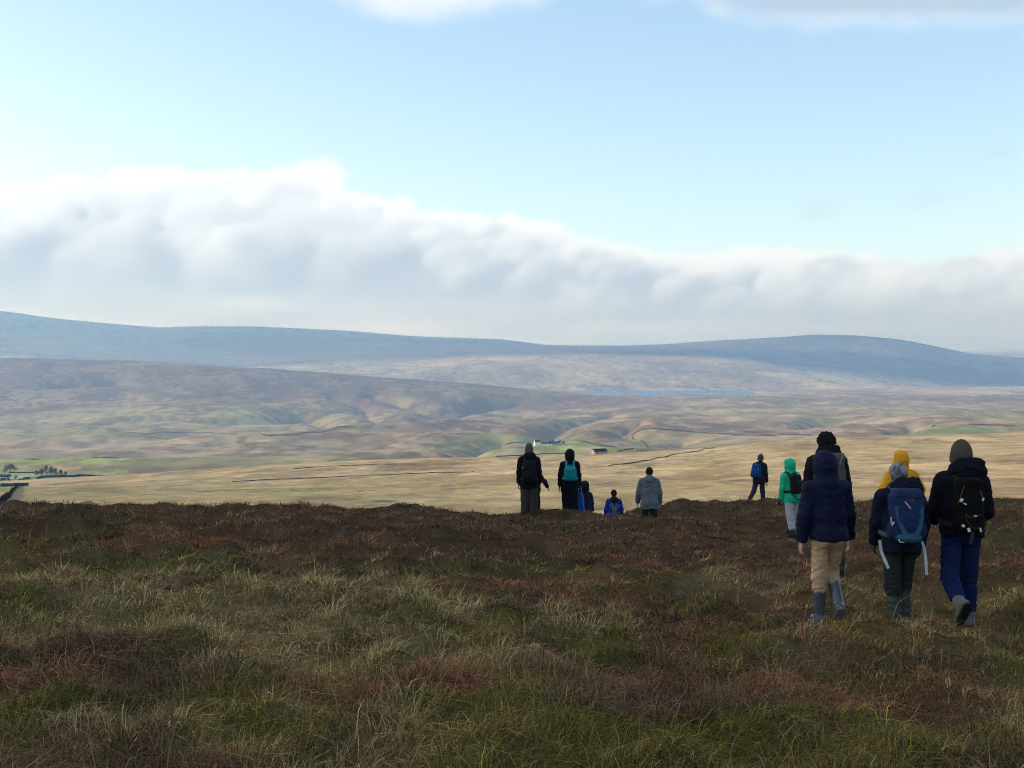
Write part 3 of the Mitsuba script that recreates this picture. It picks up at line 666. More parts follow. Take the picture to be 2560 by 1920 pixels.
def vegetation(key, label, cat, which, n_clumps, per, tall, spread, colours, lean_sd, seed, wmul=1.0, upright=0.0):
    rng = np.random.default_rng(seed)
    x, y = scatter(n_clumps * 4, rng)
    p = moor_types(x, y)[:, which]
    keep = rng.uniform(0, 1, len(x)) < np.clip(p * 1.35, 0, 1) * 0.9 + 0.012
    x, y, p = x[keep][:n_clumps], y[keep][:n_clumps], p[keep][:n_clumps]
    m = len(x)
    px = y / 1098                                            # a pixel's size there: finer stuff would only shimmer
    hgt = tall * np.exp(rng.normal(0, 0.36, m) - 0.25 * sstep(9, 14, y)) * (0.55 + 0.6 * np.clip(p * 1.6, 0, 1))
    tint = np.asarray(colours)[rng.integers(0, len(colours), m)] * np.clip(np.exp(rng.normal(0, 0.36, (m, 1))), 0.4, 1.6)
    k = np.repeat(np.arange(m), per)
    q = rng.normal(0, 1, (m * per, 2))
    s = np.maximum(spread, 3.0 * px)[k]
    bx, by = x[k] + q[:, 0] * s, y[k] + q[:, 1] * s
    t = hgt[k] * rng.uniform(0.5, 1.15, m * per)
    near = np.min(np.hypot(bx[:, None] - np.array(PEOPLE_AT)[:, 0], by[:, None] - np.array(PEOPLE_AT)[:, 1]), 1)
    t = t * (0.55 + 0.45 * sstep(0.2, 0.6, near))
    cl = rng.normal(0, 0.5, (m, 2))[k]
    lean = WIND * 0.35 * (1 - upright) + q * 0.5 + cl * lean_sd + rng.normal(0, lean_sd, (m * per, 2))
    wd = np.maximum(0.0028, px[k] * np.interp(y[k], [10.4, 10.6, 20], [0.6, 0.85, 0.7])) * wmul * rng.uniform(0.7, 1.3, m * per)
    bz = near_height(np.clip(bx, -30, 35.9), np.clip(by, -24, 63.9)) - 0.015
    bz = np.minimum(bz, height(bx, by) + 0.03)
    col = tint[k] * np.exp(rng.normal(0, 0.22, (m * per, 1)))
    tip = np.clip(col * np.array([1.18, 1.1, 1.0]), 0, 0.8)
    v, f, c = blades(np.stack([bx, by, bz], 1), lean, t, wd, np.clip(col, 0.005, 0.8), tip, rng, y[k] > 10.5)
    scene[key] = mikit.ply((v, f), "blade", color=c)
    tag(key, label, cat, kind="stuff")


vegetation("pale_grass", "pale bleached moor grass leaning in the wind", "grass", 0, 7300, 22, 0.098, 0.06, [(0.35, 0.255, 0.125), (0.43, 0.32, 0.16), (0.27, 0.18, 0.085), (0.3, 0.235, 0.095)], 0.32, 201, 1.2)
vegetation("green_grass", "low green grass and moss on the moor", "grass", 1, 7600, 20, 0.072, 0.065, [(0.13, 0.115, 0.027), (0.2, 0.17, 0.035), (0.17, 0.115, 0.04), (0.085, 0.082, 0.022), (0.27, 0.2, 0.07)], 0.45, 202, 1.2)
vegetation("red_grass", "reddish brown deer grass on the moor", "grass", 2, 6800, 22, 0.105, 0.06, [(0.23, 0.105, 0.062), (0.31, 0.155, 0.085), (0.18, 0.08, 0.048), (0.3, 0.18, 0.09)], 0.5, 203, 1.2)
vegetation("heather", "dark brown heather covering the moor top", "heather", 3, 15500, 17, 0.115, 0.07, [(0.088, 0.054, 0.035), (0.12, 0.07, 0.045), (0.066, 0.066, 0.026), (0.15, 0.092, 0.058), (0.19, 0.13, 0.08)], 0.5, 204, 1.3, 0.6)
rng = np.random.default_rng(205)
m = 220                                                     # single tall dead stalks standing out of the sward
x, y = scatter(m, rng, 3.2, 16)
m = len(x)
v, f, c = blades(np.stack([x, y, height(x, y) - 0.02], 1), WIND * rng.uniform(-0.2, 0.7, (m, 1)) + rng.normal(0, 0.22, (m, 2)), rng.uniform(0.2, 0.42, m), np.maximum(0.003, y / 1098 * 0.6), np.array([0.34, 0.27, 0.16]) * rng.uniform(0.7, 1.3, (m, 1)),
                 np.array([0.36, 0.3, 0.19]) * np.ones((m, 1)), rng)
scene["dead_stalks"] = mikit.ply((v, f), "blade", color=c)
tag("dead_stalks", "single tall dead grass stalks standing above the sward", "grass", kind="stuff")

# ------------------------------------------------------------------ walkers: bodies and clothes as smooth distance fields, meshed
scene["cloth"] = {"type": "principled", "roughness": 0.9, "specular": 0.08, "base_color": {"type": "mesh_attribute", "name": "vertex_color"}}
scene["shell_cloth"] = {"type": "principled", "roughness": 0.7, "specular": 0.08, "base_color": {"type": "mesh_attribute", "name": "vertex_color"}}
scene["rubber"] = {"type": "principled", "roughness": 0.32, "specular": 0.5, "base_color": {"type": "mesh_attribute", "name": "vertex_color"}}
scene["skin"] = {"type": "principled", "roughness": 0.5, "specular": 0.4, "base_color": {"type": "mesh_attribute", "name": "vertex_color"}}
SKIN = (0.5, 0.3, 0.22)


def nets(fn, lo, hi, h):
    """Surface nets: the zero level of fn((n, 3) points) in the box lo..hi at spacing h."""
    lo, hi = np.asarray(lo, float), np.asarray(hi, float)
    n = np.ceil((hi - lo) / h).astype(int) + 1
    ax = [lo[k] + h * np.arange(n[k]) for k in range(3)]
    pts = np.stack(np.meshgrid(*ax, indexing="ij"), -1).reshape(-1, 3).astype(np.float32)
    d = fn(pts).reshape(n)
    d[[0, -1]] = np.maximum(d[[0, -1]], h)
    d[:, [0, -1]] = np.maximum(d[:, [0, -1]], h)
    d[:, :, [0, -1]] = np.maximum(d[:, :, [0, -1]], h)
    s = d < 0
    c = n - 1

    def corner(a, o):
        return a[o[0]:o[0] + c[0], o[1]:o[1] + c[1], o[2]:o[2] + c[2]]

    tot = sum(corner(s, o).astype(np.int8) for o in np.ndindex(2, 2, 2))
    act = np.argwhere((tot > 0) & (tot < 8))
    pos, cnt = np.zeros((len(act), 3)), np.zeros(len(act))
    for axis in range(3):
        for o in np.ndindex(2, 2, 2):
            if o[axis]:
                continue
            o2 = list(o)
            o2[axis] = 1
            i0, i1 = act + o, act + o2
            d0, d1 = d[tuple(i0.T)], d[tuple(i1.T)]
            m = (d0 < 0) != (d1 < 0)
            t = d0[m] / (d0[m] - d1[m])
            q = np.tile(np.array(o, float), (m.sum(), 1))
            q[:, axis] = t
            pos[m] += q
            cnt[m] += 1
    v = lo + h * (act + pos / cnt[:, None])
    idx = np.full(c, -1)
    idx[tuple(act.T)] = np.arange(len(act))
    faces = []
    for axis in range(3):
        b, e = [k for k in range(3) if k != axis]
        sl0 = [slice(1, -1)] * 3
        sl0[axis] = slice(0, -1)
        sl1 = list(sl0)
        sl1[axis] = slice(1, None)
        s0, s1 = s[tuple(sl0)], s[tuple(sl1)]
        w = np.argwhere(s0 != s1)
        flip = s0[tuple(w.T)]
        w = w + np.array([0 if k == axis else 1 for k in range(3)])
        ee, bb = np.eye(3, dtype=int)[e], np.eye(3, dtype=int)[b]
        q = np.stack([idx[tuple((w - bb - ee).T)], idx[tuple((w - ee).T)], idx[tuple(w.T)], idx[tuple((w - bb).T)]], 1)
        if axis == 1:
            flip = ~flip
        q[~flip] = q[~flip][:, ::-1]
        faces.append(q)
    return v, np.vstack(faces)


def smin(a, b, k):
    hh = np.clip(0.5 + 0.5 * (b - a) / k, 0, 1)
    return b * (1 - hh) + a * hh - k * hh * (1 - hh)


def cap(p, a, b, ra, rb=None):
    rb = ra if rb is None else rb
    a, b = np.asarray(a, np.float32), np.asarray(b, np.float32)
    ab = b - a
    t = np.clip((p - a) @ ab / max(float(ab @ ab), 1e-9), 0, 1)
    return np.linalg.norm(p - a - t[:, None] * ab, axis=1) - (ra + (rb - ra) * t)


def ell(p, c, r):
    r = np.asarray(r, np.float32)
    q = (p - np.asarray(c, np.float32)) / r
    k = np.linalg.norm(q, axis=1)
    return (k - 1) * k / np.maximum(np.linalg.norm(q / r, axis=1), 1e-6)


def rbox(p, c, half, r, taper=0.0):
    q = np.abs(p - np.asarray(c, np.float32))
    hx = half[0] * (1 - taper * (p[:, 2] - c[2]) / half[2])
    q = q - np.stack([hx - r, np.full(len(p), half[1] - r), np.full(len(p), half[2] - r)], 1)
    return np.linalg.norm(np.maximum(q, 0), axis=1) + np.minimum(q.max(1), 0) - r


def rot(ax, deg):
    c, s = math.cos(math.radians(deg)), math.sin(math.radians(deg))
    return np.array({"x": [[1, 0, 0], [0, c, -s], [0, s, c]], "y": [[c, 0, s], [0, 1, 0], [-s, 0, c]], "z": [[c, -s, 0], [s, c, 0], [0, 0, 1]]}[ax])


class Frame:
    def __init__(self, origin, m):
        self.o, self.m = np.asarray(origin, float), np.asarray(m, float)      # columns: right, forward, up

    def to(self, p):
        return ((p - self.o) @ self.m).astype(np.float32)

    def out(self, q):
        return np.asarray(q, float) @ self.m.T + self.o


class Walker:
    """Joints of one figure; +y is ahead, z up, the lowest sole at z = 0. Angles in degrees; legs and arms left then right."""

    def __init__(self, tall, legs, arms, lean=4, side=0, turn=0, nod=0, tilt=0, head=1.0, feet=(4, -4)):
        s = self.s = tall / 1.75
        self.legs = []
        low = 0
        for sg, (swing, knee, foot, ab), fy in zip((-1, 1), legs, feet):
            hip = np.array([sg * 0.088, 0, -0.02]) * s
            a, b = math.radians(swing), math.radians(swing - knee)
            kn = hip + 0.44 * s * np.array([sg * math.sin(math.radians(ab)), math.sin(a), -math.cos(a)])
            an = kn + 0.41 * s * np.array([sg * math.sin(math.radians(ab)) * 0.4, math.sin(b), -math.cos(b)])
            fr = rot("z", fy) @ rot("x", -foot)
            fm = Frame(an, fr)
            pts = fm.out(np.array([[0, -0.06, -0.085], [0, 0.19, -0.085]]) * s)
            low = min(low, pts[:, 2].min())
            self.legs.append([hip, kn, an, fm])
        up = np.array([0, 0, -low])
        for leg in self.legs:
            for k in range(3):
                leg[k] = leg[k] + up
            leg[3].o = leg[3].o + up
        self.pelvis = up.copy()
        self.torso = Frame(up, rot("y", side) @ rot("x", -lean))
        self.arms = []
        for sg, (swing, ab, elbow) in zip((-1, 1), arms):
            sh = self.torso.out(np.array([sg * 0.183, 0, 0.455]) * s)
            a, c = math.radians(swing), math.radians(ab)
            d1 = np.array([sg * math.sin(c), math.sin(a) * math.cos(c), -math.cos(a) * math.cos(c)])
            a2 = math.radians(swing + elbow)
            inw = math.radians(ab - 0.45 * elbow)
            d2 = np.array([sg * math.sin(inw), math.sin(a2) * math.cos(inw), -math.cos(a2) * math.cos(inw)])
            el = sh + 0.29 * s * d1
            wr = el + 0.255 * s * d2
            self.arms.append((sh, el, wr, d2))
        self.hs = s * head
        self.neck = self.torso.out(np.array([0, 0, 0.53]) * s)
        hr = rot("z", turn) @ rot("y", tilt) @ rot("x", -nod)
        self.head = Frame(self.neck + hr @ np.array([0, 0.022, 0.155]) * self.hs, hr)

    def bounds(self, pad=0.3):
        pts = [p for leg in self.legs for p in leg[:3]] + [p for arm in self.arms for p in arm[:3]] + [self.head.o]
        pts = np.array(pts)
        return pts.min(0) - pad * self.s, pts.max(0) + pad * self.s


def wrinkle(v, f, amp, scale, seed):
    n = meshkit.arrays((v, f), True)[2]
    q = v * np.asarray(scale)
    r = 1 - np.abs(2 * meshkit.fbm(q, 3, seed) - 1)
    r2 = 1 - np.abs(2 * meshkit.fbm((v + v[:, [2, 0, 1]] * 0.45) * np.asarray(scale) * 1.6, 2, seed + 77) - 1)
    return v + n * ((r - 0.62) * amp + (r2 ** 3 - 0.25) * amp * 0.4)[:, None]


def hand(w, d, fwd, sg, s, curl, fist=False):
    """Hand distance field: the palm hangs along d from the wrist w, its back outwards (sg), thumb ahead."""
    d = d / np.linalg.norm(d)
    fwd = fwd - d * (fwd @ d)
    fwd /= np.linalg.norm(fwd)
    pin = np.cross(d, fwd)
    pin = pin if pin[0] * -sg > 0 else -pin                  # towards the thigh
    bones = [(w - d * 0.05 * s, w + d * 0.01 * s, 0.027 * s, 0.024 * s)]
    for k, (o, ln) in enumerate(((0.03, 0.075), (0.01, 0.085), (-0.011, 0.078), (-0.031, 0.062))):
        base = w + (d * 0.085 + fwd * o) * s
        bones.append((w + (d * 0.015 + fwd * o * 0.6) * s, base, 0.0145 * s, 0.0125 * s))
        p, ang = base, math.radians(curl * (0.7 + 0.15 * k))
        for m, (fr, r) in enumerate(((0.45, 0.0098), (0.32, 0.0088), (0.23, 0.0078))):
            q = p + (d * math.cos(ang * (m + 0.6)) + pin * math.sin(ang * (m + 0.6))) * ln * fr * s
            bones.append((p, q, r * s, r * 0.92 * s))
            p = q
    t0 = w + (d * 0.025 + fwd * 0.024 + pin * 0.008) * s
    t1 = t0 + (d * 0.035 + fwd * 0.026 + pin * 0.012) * s
    t2 = t1 + (d * 0.03 + fwd * 0.004 + pin * 0.012) * s
    bones += [(t0, t1, 0.015 * s, 0.011 * s), (t1, t2, 0.011 * s, 0.0088 * s)]
    pts = np.array([b[0] for b in bones] + [b[1] for b in bones])

    def fn(p):
        out = None
        for k, (a, b, ra, rb) in enumerate(bones):
            e = cap(p, a, b, ra, rb)
            out = e if out is None else smin(out, e, 0.004 * s if k > 5 else 0.01 * s)
        return out

    return fn, pts.min(0) - 0.03, pts.max(0) + 0.03


def person(key_label, x, y, yaw, w, cell, skin=SKIN, jacket=None, trousers=None, boots=None, hood=None, hair=None, hat=None, gloves=None, z=None, curl=22, girth=1.0, group=None, scarf=None, skirt=False, pack_turn=0):
    """Builds one walker; returns (key, to_world function) so that a rucksack can be hung on it."""
    key = numbered("person")
    tag(key, key_label, "person", group)
    s, g, to, hd, hs = w.s, girth, w.torso, w.head, w.hs
    z0 = float(bilinear(_ng, np.array([(x + 30) * 4]), np.array([(y + 24) * 4]))[0]) - 0.03 if z is None else z
    mw = rot("z", yaw)
    rng = np.random.default_rng(abs(hash_text(key_label)) % 99991)
    seed = int(rng.integers(1, 9999))

    def world(v):
        return np.asarray(v) @ mw.T + (x, y, z0)

    def put(part, fn, col, mat, lo, hi, c=cell, amp=0.0, scale=(9, 9, 9), extra=None, mottle=0.1):
        v, f = nets(fn, lo, hi, c)
        if len(v) == 0:
            return
        if amp:
            v = wrinkle(v, f, amp, scale, seed)
        if extra is not None:
            v = extra(v, f)
        cc = col(v) if callable(col) else np.tile(np.asarray(col, float), (len(v), 1))
        cc = cc * (1 - mottle + 2 * mottle * meshkit.fbm(v * 6, 3, seed + 5))[:, None]
        scene[key + "__" + part] = mikit.ply((world(v), f), mat, smooth=True, color=np.clip(cc, 0.002, 0.9))

    lo, hi = w.bounds()

    # the body, with face and hands
    def body(p):
        t = to.to(p) / s
        q = t * np.array([1 / 1.4, 1, 1], np.float32)
        d = np.minimum(cap(q, (0, 0, -0.02), (0, 0.01, 0.22), 0.1, 0.095), cap(q, (0, 0.01, 0.22), (0, 0, 0.42), 0.095, 0.105)) * s
        for hip, kn, an, fm in w.legs:
            e = smin(cap(p, hip, kn, 0.078 * s, 0.05 * s), cap(p, kn, an, 0.05 * s, 0.036 * s), 0.02)
            d = smin(d, smin(e, cap(fm.to(p) / s, (0, -0.03, -0.05), (0, 0.14, -0.062), 0.033, 0.026) * s, 0.02), 0.04)
        for sh, el, wr, dd in w.arms:
            e = smin(cap(p, sh, el, 0.05 * s, 0.04 * s), cap(p, el, wr, 0.04 * s, 0.027 * s), 0.015)
            d = smin(d, e, 0.03)
        hq = hd.to(p) / hs
        head = smin(ell(hq, (0, -0.012, 0.022), (0.077, 0.096, 0.095)), ell(hq, (0, 0.022, -0.05), (0.058, 0.066, 0.068)), 0.03)
        nose = cap(hq, (0, 0.092, -0.005), (0, 0.108, -0.035), 0.009, 0.014)
        head = smin(head, nose, 0.012)
        for sg in (-1, 1):
            head = smin(head, ell(hq, (sg * 0.08, -0.008, -0.012), (0.011, 0.022, 0.033)), 0.01)
            head = -smin(-head, ell(hq, (sg * 0.032, 0.1, 0.012), (0.018, 0.016, 0.011)), 0.008)
        head = smin(head, cap(hq, (-0.02, 0.078, -0.072), (0.02, 0.078, -0.072), 0.01), 0.008) * hs
        neck = cap(p, w.neck - to.m[:, 2] * 0.05 * s, hd.o - hd.m[:, 2] * 0.03 * hs, 0.06 * s, 0.055 * hs)
        return smin(d, smin(head, neck, 0.02), 0.03)

    v, f = nets(body, lo, hi, max(cell, 0.0145))
    pieces, cols = [(v, f)], [np.tile(np.asarray(skin, float), (len(v), 1))]
    for (sh, el, wr, dd), sg in zip(w.arms, (-1, 1)):
        fn, l2, h2 = hand(wr, dd, np.array([0, 1.0, 0]), sg, s * (1.12 if gloves else 1), curl)
        hv, hf = nets(fn, l2, h2, 0.005 if cell < 0.011 else 0.011)
        pieces.append((hv, hf))
        cols.append(np.tile(np.asarray(gloves or skin, float), (len(hv), 1)))
    bv, bf = join(pieces)
    scene[key + "__body"] = mikit.ply((world(bv), bf), "skin", smooth=True, color=np.vstack(cols))

    # trousers
    tcol, tw, mat = trousers["colour"], trousers.get("wide", 1.0), trousers.get("mat", "cloth")
    top = [b.get("top", 0.1) for b in (boots, boots)]

    def leg_cloth(p):
        t = to.to(p) / s
        q = t * np.array([1 / 1.32, 1, 1], np.float32)
        d = cap(q, (0, 0, -0.04), (0, 0.0, 0.1), 0.122 * g, 0.118 * g) * s
        for sg in (-1, 1):
            d = smin(d, ell(t, (sg * 0.072 * g, -0.055, -0.05), (0.088 * g, 0.088, 0.1)) * s, 0.03)
        if skirt:
            d = smin(d, cap(q, (0, 0, -0.05), (0, -0.02, -0.52), 0.12 * g, 0.135 * g) * s, 0.04)
        for (hip, kn, an, fm), tp in zip(w.legs, top):
            e = smin(cap(p, hip, kn, 0.096 * g * tw * s, 0.073 * tw * s), cap(p, kn, an, 0.073 * tw * s, 0.062 * tw * s), 0.03)
            ax = (kn - an) / np.linalg.norm(kn - an)
            e = np.maximum(e, (an + ax * (tp - 0.065) * s - p) @ ax.astype(np.float32))
            d = smin(d, e, 0.025)
        return np.maximum(d, (t[:, 2] - jacket.get("hem", -0.13) - 0.025) * s)

    l3, h3 = lo.copy(), hi.copy()
    h3[2] = w.pelvis[2] + 0.24 * s
    put("trousers", leg_cloth, tcol, mat, l3, h3, c=cell * 1.25, amp=trousers.get("amp", 0.016), scale=(11, 11, 26), mottle=0.14)

    # boots, one each side
    for k, (hip, kn, an, fm) in enumerate(w.legs):
        nm = boots["name"] + ("" if k == 0 else "_001")
        tp = boots.get("top", 0.1)
        ax = (kn - an) / np.linalg.norm(kn - an)
        fat = boots.get("fat", 1.0)

        def boot(p, an=an, fm=fm, ax=ax):
            q = fm.to(p) / s
            shaft = cap(p, an, an + ax * 0.45 * s, 0.056 * fat * s, 0.07 * fat * s)
            shaft = np.maximum(shaft, (p - an) @ ax.astype(np.float32) - (tp - 0.03) * s)
            q2 = q * np.array([1 / 1.12, 1, 1], np.float32)
            foot = smin(cap(q2, (0, -0.035, -0.045), (0, 0.08, -0.05), 0.044, 0.043), cap(q2, (0, 0.08, -0.055), (0, 0.155, -0.058), 0.043, 0.033), 0.02)
            d = smin(shaft, foot * s, 0.03)
            return np.maximum(d, -(q[:, 2] + 0.082) * s)

        def sole(p, fm=fm):
            q = fm.to(p) / s
            q2 = q * np.array([1 / 1.14, 1, 0], np.float32)
            d = smin(cap(q2, (0, -0.035, 0), (0, 0.08, 0), 0.045, 0.046), cap(q2, (0, 0.08, 0), (0, 0.16, 0), 0.046, 0.036), 0.02)
            e = np.maximum(d, np.abs(q[:, 2] + 0.083) - 0.014)
            lug = np.abs(((q[:, 1] * 28) % 1) - 0.5) - 0.3
            return np.maximum(e, -np.maximum(lug / 28, q[:, 2] + 0.089)) * s

        pts = np.array([an, an + ax * tp * s, fm.out(np.array([0, 0.2, -0.09]) * s), fm.out(np.array([0, -0.09, -0.09]) * s)])
        l4, h4 = pts.min(0) - 0.11 * s, pts.max(0) + 0.11 * s
        put(nm, boot, boots["colour"], boots.get("mat", "cloth"), l4, h4, c=min(cell, 0.012), amp=0.006, scale=(12, 12, 18), mottle=0.25)
        put(nm + "__sole", sole, boots.get("sole", (0.02, 0.02, 0.02)), "cloth", l4, h4, c=min(cell, 0.0085 if cell < 0.011 else 0.012))

    # jacket with sleeves and collar
    J = jacket
    hem, jw = J.get("hem", -0.13), J.get("wide", 1.0) * g

    def coat(p):
        t = to.to(p) / s
        q = t * np.array([1 / 1.38, 1, 1], np.float32)
        d = smin(cap(q, (0, 0, hem - 0.1), (0, 0.0, 0.2), 0.15 * jw * J.get("flare", 1.0), 0.14 * jw), cap(q, (0, 0.0, 0.2), (0, -0.012, 0.4), 0.14 * jw, 0.132 * jw), 0.03) * s
        for sg in (-1, 1):
            d = smin(d, ell(t, (sg * 0.072 * g, -0.05, -0.06), (0.115 * g, 0.125, 0.14)) * s, 0.04)
        wavy = 0.008 * np.sin(t[:, 0] * 22 + seed) + 0.01 * np.sin(t[:, 1] * 17)
        d = smin(d, cap(t, (-0.14, -0.005, 0.465), (0.14, -0.005, 0.465), 0.078) * s, 0.05)
        d = np.maximum(d, (hem + wavy - t[:, 2]) * s)
        for sh, el, wr, dd in w.arms:
            f1 = J.get("sleeve", 1.0)
            e = smin(cap(p, sh, el, 0.077 * f1 * s, 0.066 * f1 * s), cap(p, el, wr + dd * 0.05 * s, 0.066 * f1 * s, 0.052 * f1 * s), 0.025)
            e = np.maximum(e, (p - wr - dd * J.get("cuff", 0.012) * s) @ dd.astype(np.float32))
            d = smin(d, e, 0.02)
        col = cap(p, w.neck - to.m[:, 2] * 0.06 * s, w.neck + (hd.o - w.neck) * 0.32, 0.085 * s, 0.072 * s)
        return smin(d, col, 0.035)

    l5, h5 = lo.copy(), hi.copy()
    l5[2] = min(w.pelvis[2] + (hem - 0.12) * s, min(a[2][2] for a in w.arms) - 0.1)
    h5[2] = w.neck[2] + 0.14 * s
    put("jacket", coat, J["colour"], J.get("mat", "cloth"), l5, h5, c=cell * 1.2, amp=J.get("amp", 0.021), scale=J.get("scale", (9, 9, 7)), mottle=0.1)

    hcol = J.get("hood_colour", J["colour"])
    if hood == "up":
        def hood_fn(p):
            q = hd.to(p) / hs
            d = ell(q, (0, -0.018, 0.022), (0.116, 0.142, 0.142))
            d = smin(d, ell(q, (0, 0.015, 0.09), (0.09, 0.115, 0.07)), 0.05)
            d = smin(d * hs, cap(p, w.neck - to.m[:, 2] * 0.03 * s, hd.o - hd.m[:, 2] * 0.04, J.get("drape", 0.125) * s, 0.112 * hs), 0.04)
            op = ell(q, (0, 0.16, -0.015), (0.075, 0.12, 0.1)) * hs
            return np.maximum(d, -op)

        put("hood", hood_fn, hcol, J.get("mat", "cloth"), hd.o - 0.32 * hs, hd.o + 0.26 * hs, amp=0.016, scale=(11, 11, 11), mottle=0.1)
    elif hood == "down":
        hx, hz, hr = J.get("hood_at", (0.0, 0.5, 1.0))

        def hood_fn(p):
            t = to.to(p) / s
            d = ell(t, (hx, -0.095, hz), (0.135 * hr, 0.085, 0.085 * hr))
            for a in (-1, 1):
                d = smin(d, cap(t, (hx * 0.5 + a * 0.09 * hr, -0.075, hz + 0.02), (a * 0.075, 0.07, 0.545), 0.042, 0.026), 0.04)
            d = smin(d, cap(t, (hx - 0.07 * hr, -0.1, hz + 0.06 * hr), (hx + 0.08 * hr, -0.1, hz + 0.065 * hr), 0.036), 0.04)
            return d * s

        put("hood", hood_fn, hcol, J.get("mat", "cloth"), to.o + [-0.36 * s, -0.4 * s, 0.3 * s], to.o + [0.36 * s, 0.4 * s, 0.85 * s], amp=0.028, scale=(13, 13, 13), mottle=0.1)

    if hair:
        def hair_fn(p):
            q = hd.to(p) / hs
            b = hair.get("bulk", 0.012)
            d = ell(q, (0, -0.014, 0.024), (0.08 + b, 0.099 + b, 0.098 + b))
            line = (-0.095 + 0.93 * (q[:, 1] + 0.085) - q[:, 2]) * 0.73
            d = -smin(-d, -line, 0.015)
            ear = ell(q, (0.085, 0.02, -0.03), (0.03, 0.05, 0.045))
            ear = np.minimum(ear, ell(q, (-0.085, 0.02, -0.03), (0.03, 0.05, 0.045)))
            return np.maximum(d, -ear) * hs

        def rough(v, f):
            n = meshkit.arrays((v, f), True)[2]
            k = hair.get("curl", 0.006)
            r = meshkit.fbm(v * hair.get("scale", np.array([70, 70, 30.0])), 2, seed)
            return v + n * ((r - 0.35) * k * 2)[:, None]

        put("hair", hair_fn, hair["colour"], "cloth", hd.o - 0.2 * hs, hd.o + 0.2 * hs, c=min(cell, 0.006 if cell < 0.0115 else 0.011), extra=rough, mottle=0.35)
    if hat:
        th = hat.get("tall", 0.145)

        def hat_fn(p):
            q = hd.to(p) / hs
            d = ell(q, (0, -0.012, 0.02), (0.094, 0.113, th))
            d = np.maximum(d, (hat.get("low", -0.045) - q[:, 2] + 0.25 * q[:, 1]))
            band = np.maximum(ell(q, (0, -0.012, 0.0), (0.1, 0.119, 0.2)), np.abs(q[:, 2] - 0.25 * q[:, 1] - hat.get("low", -0.045) - 0.024) - 0.024)
            return smin(d, band, 0.006) * hs

        def ribs(v, f):
            n = meshkit.arrays((v, f), True)[2]
            q = hd.to(v)
            return v + n * (0.0036 * np.sin(np.arctan2(q[:, 0], q[:, 1]) * 44))[:, None]

        put("beanie", hat_fn, hat["colour"], "cloth", hd.o - 0.24 * hs, hd.o + 0.24 * hs, c=min(cell, 0.0055 if cell < 0.011 else 0.012), extra=ribs, mottle=0.2)
    return key, w, world


def hash_text(t):
    h = 7
    for ch in t:
        h = (h * 131 + ord(ch)) & 0xFFFFFFF
    return h


def spline(pts, n):
    pts = np.asarray(pts, float)
    t = np.concatenate([[0], np.cumsum(np.linalg.norm(np.diff(pts, axis=0), axis=1))])
    return PchipInterpolator(t, pts, axis=0)(np.linspace(0, t[-1], n))


def ribbon(pts, wide, thick, axis=None, n=22):
    """Webbing along a smooth line: flat face turned away from axis (a point function or None = towards -y)."""
    c = spline(pts, n)
    d = np.gradient(c, axis=0)
    d /= np.linalg.norm(d, axis=1, keepdims=True) + 1e-9
    o = c * np.array([1, 1, 0]) * [0.6, 1, 0] if axis is None else np.tile(np.asarray(axis, float), (n, 1))
    o[:, 2] += 0.25 * np.maximum(0, c[:, 2] - 0.45) * 8 if axis is None else 0
    o = o - d * (o * d).sum(1, keepdims=True)
    o /= np.linalg.norm(o, axis=1, keepdims=True) + 1e-9
    sd = np.cross(d, o)
    ring = [(-1, -0.6), (-0.8, -1), (0.8, -1), (1, -0.6), (1, 0.6), (0.8, 1), (-0.8, 1), (-1, 0.6)]
    v = np.stack([c + sd * a * wide / 2 + o * b * thick / 2 for a, b in ring], 1).reshape(-1, 3)
    i, j = np.meshgrid(np.arange(n - 1), np.arange(8), indexing="ij")
    f = np.stack([i * 8 + j, i * 8 + (j + 1) % 8, (i + 1) * 8 + (j + 1) % 8, (i + 1) * 8 + j], -1).reshape(-1, 4)
    ends = np.array([[0, 1, 2, 3], [0, 3, 4, 7], [4, 5, 6, 7]])
    return v, np.vstack([f[:, ::-1], ends, ends[:, ::-1] + (n - 1) * 8])


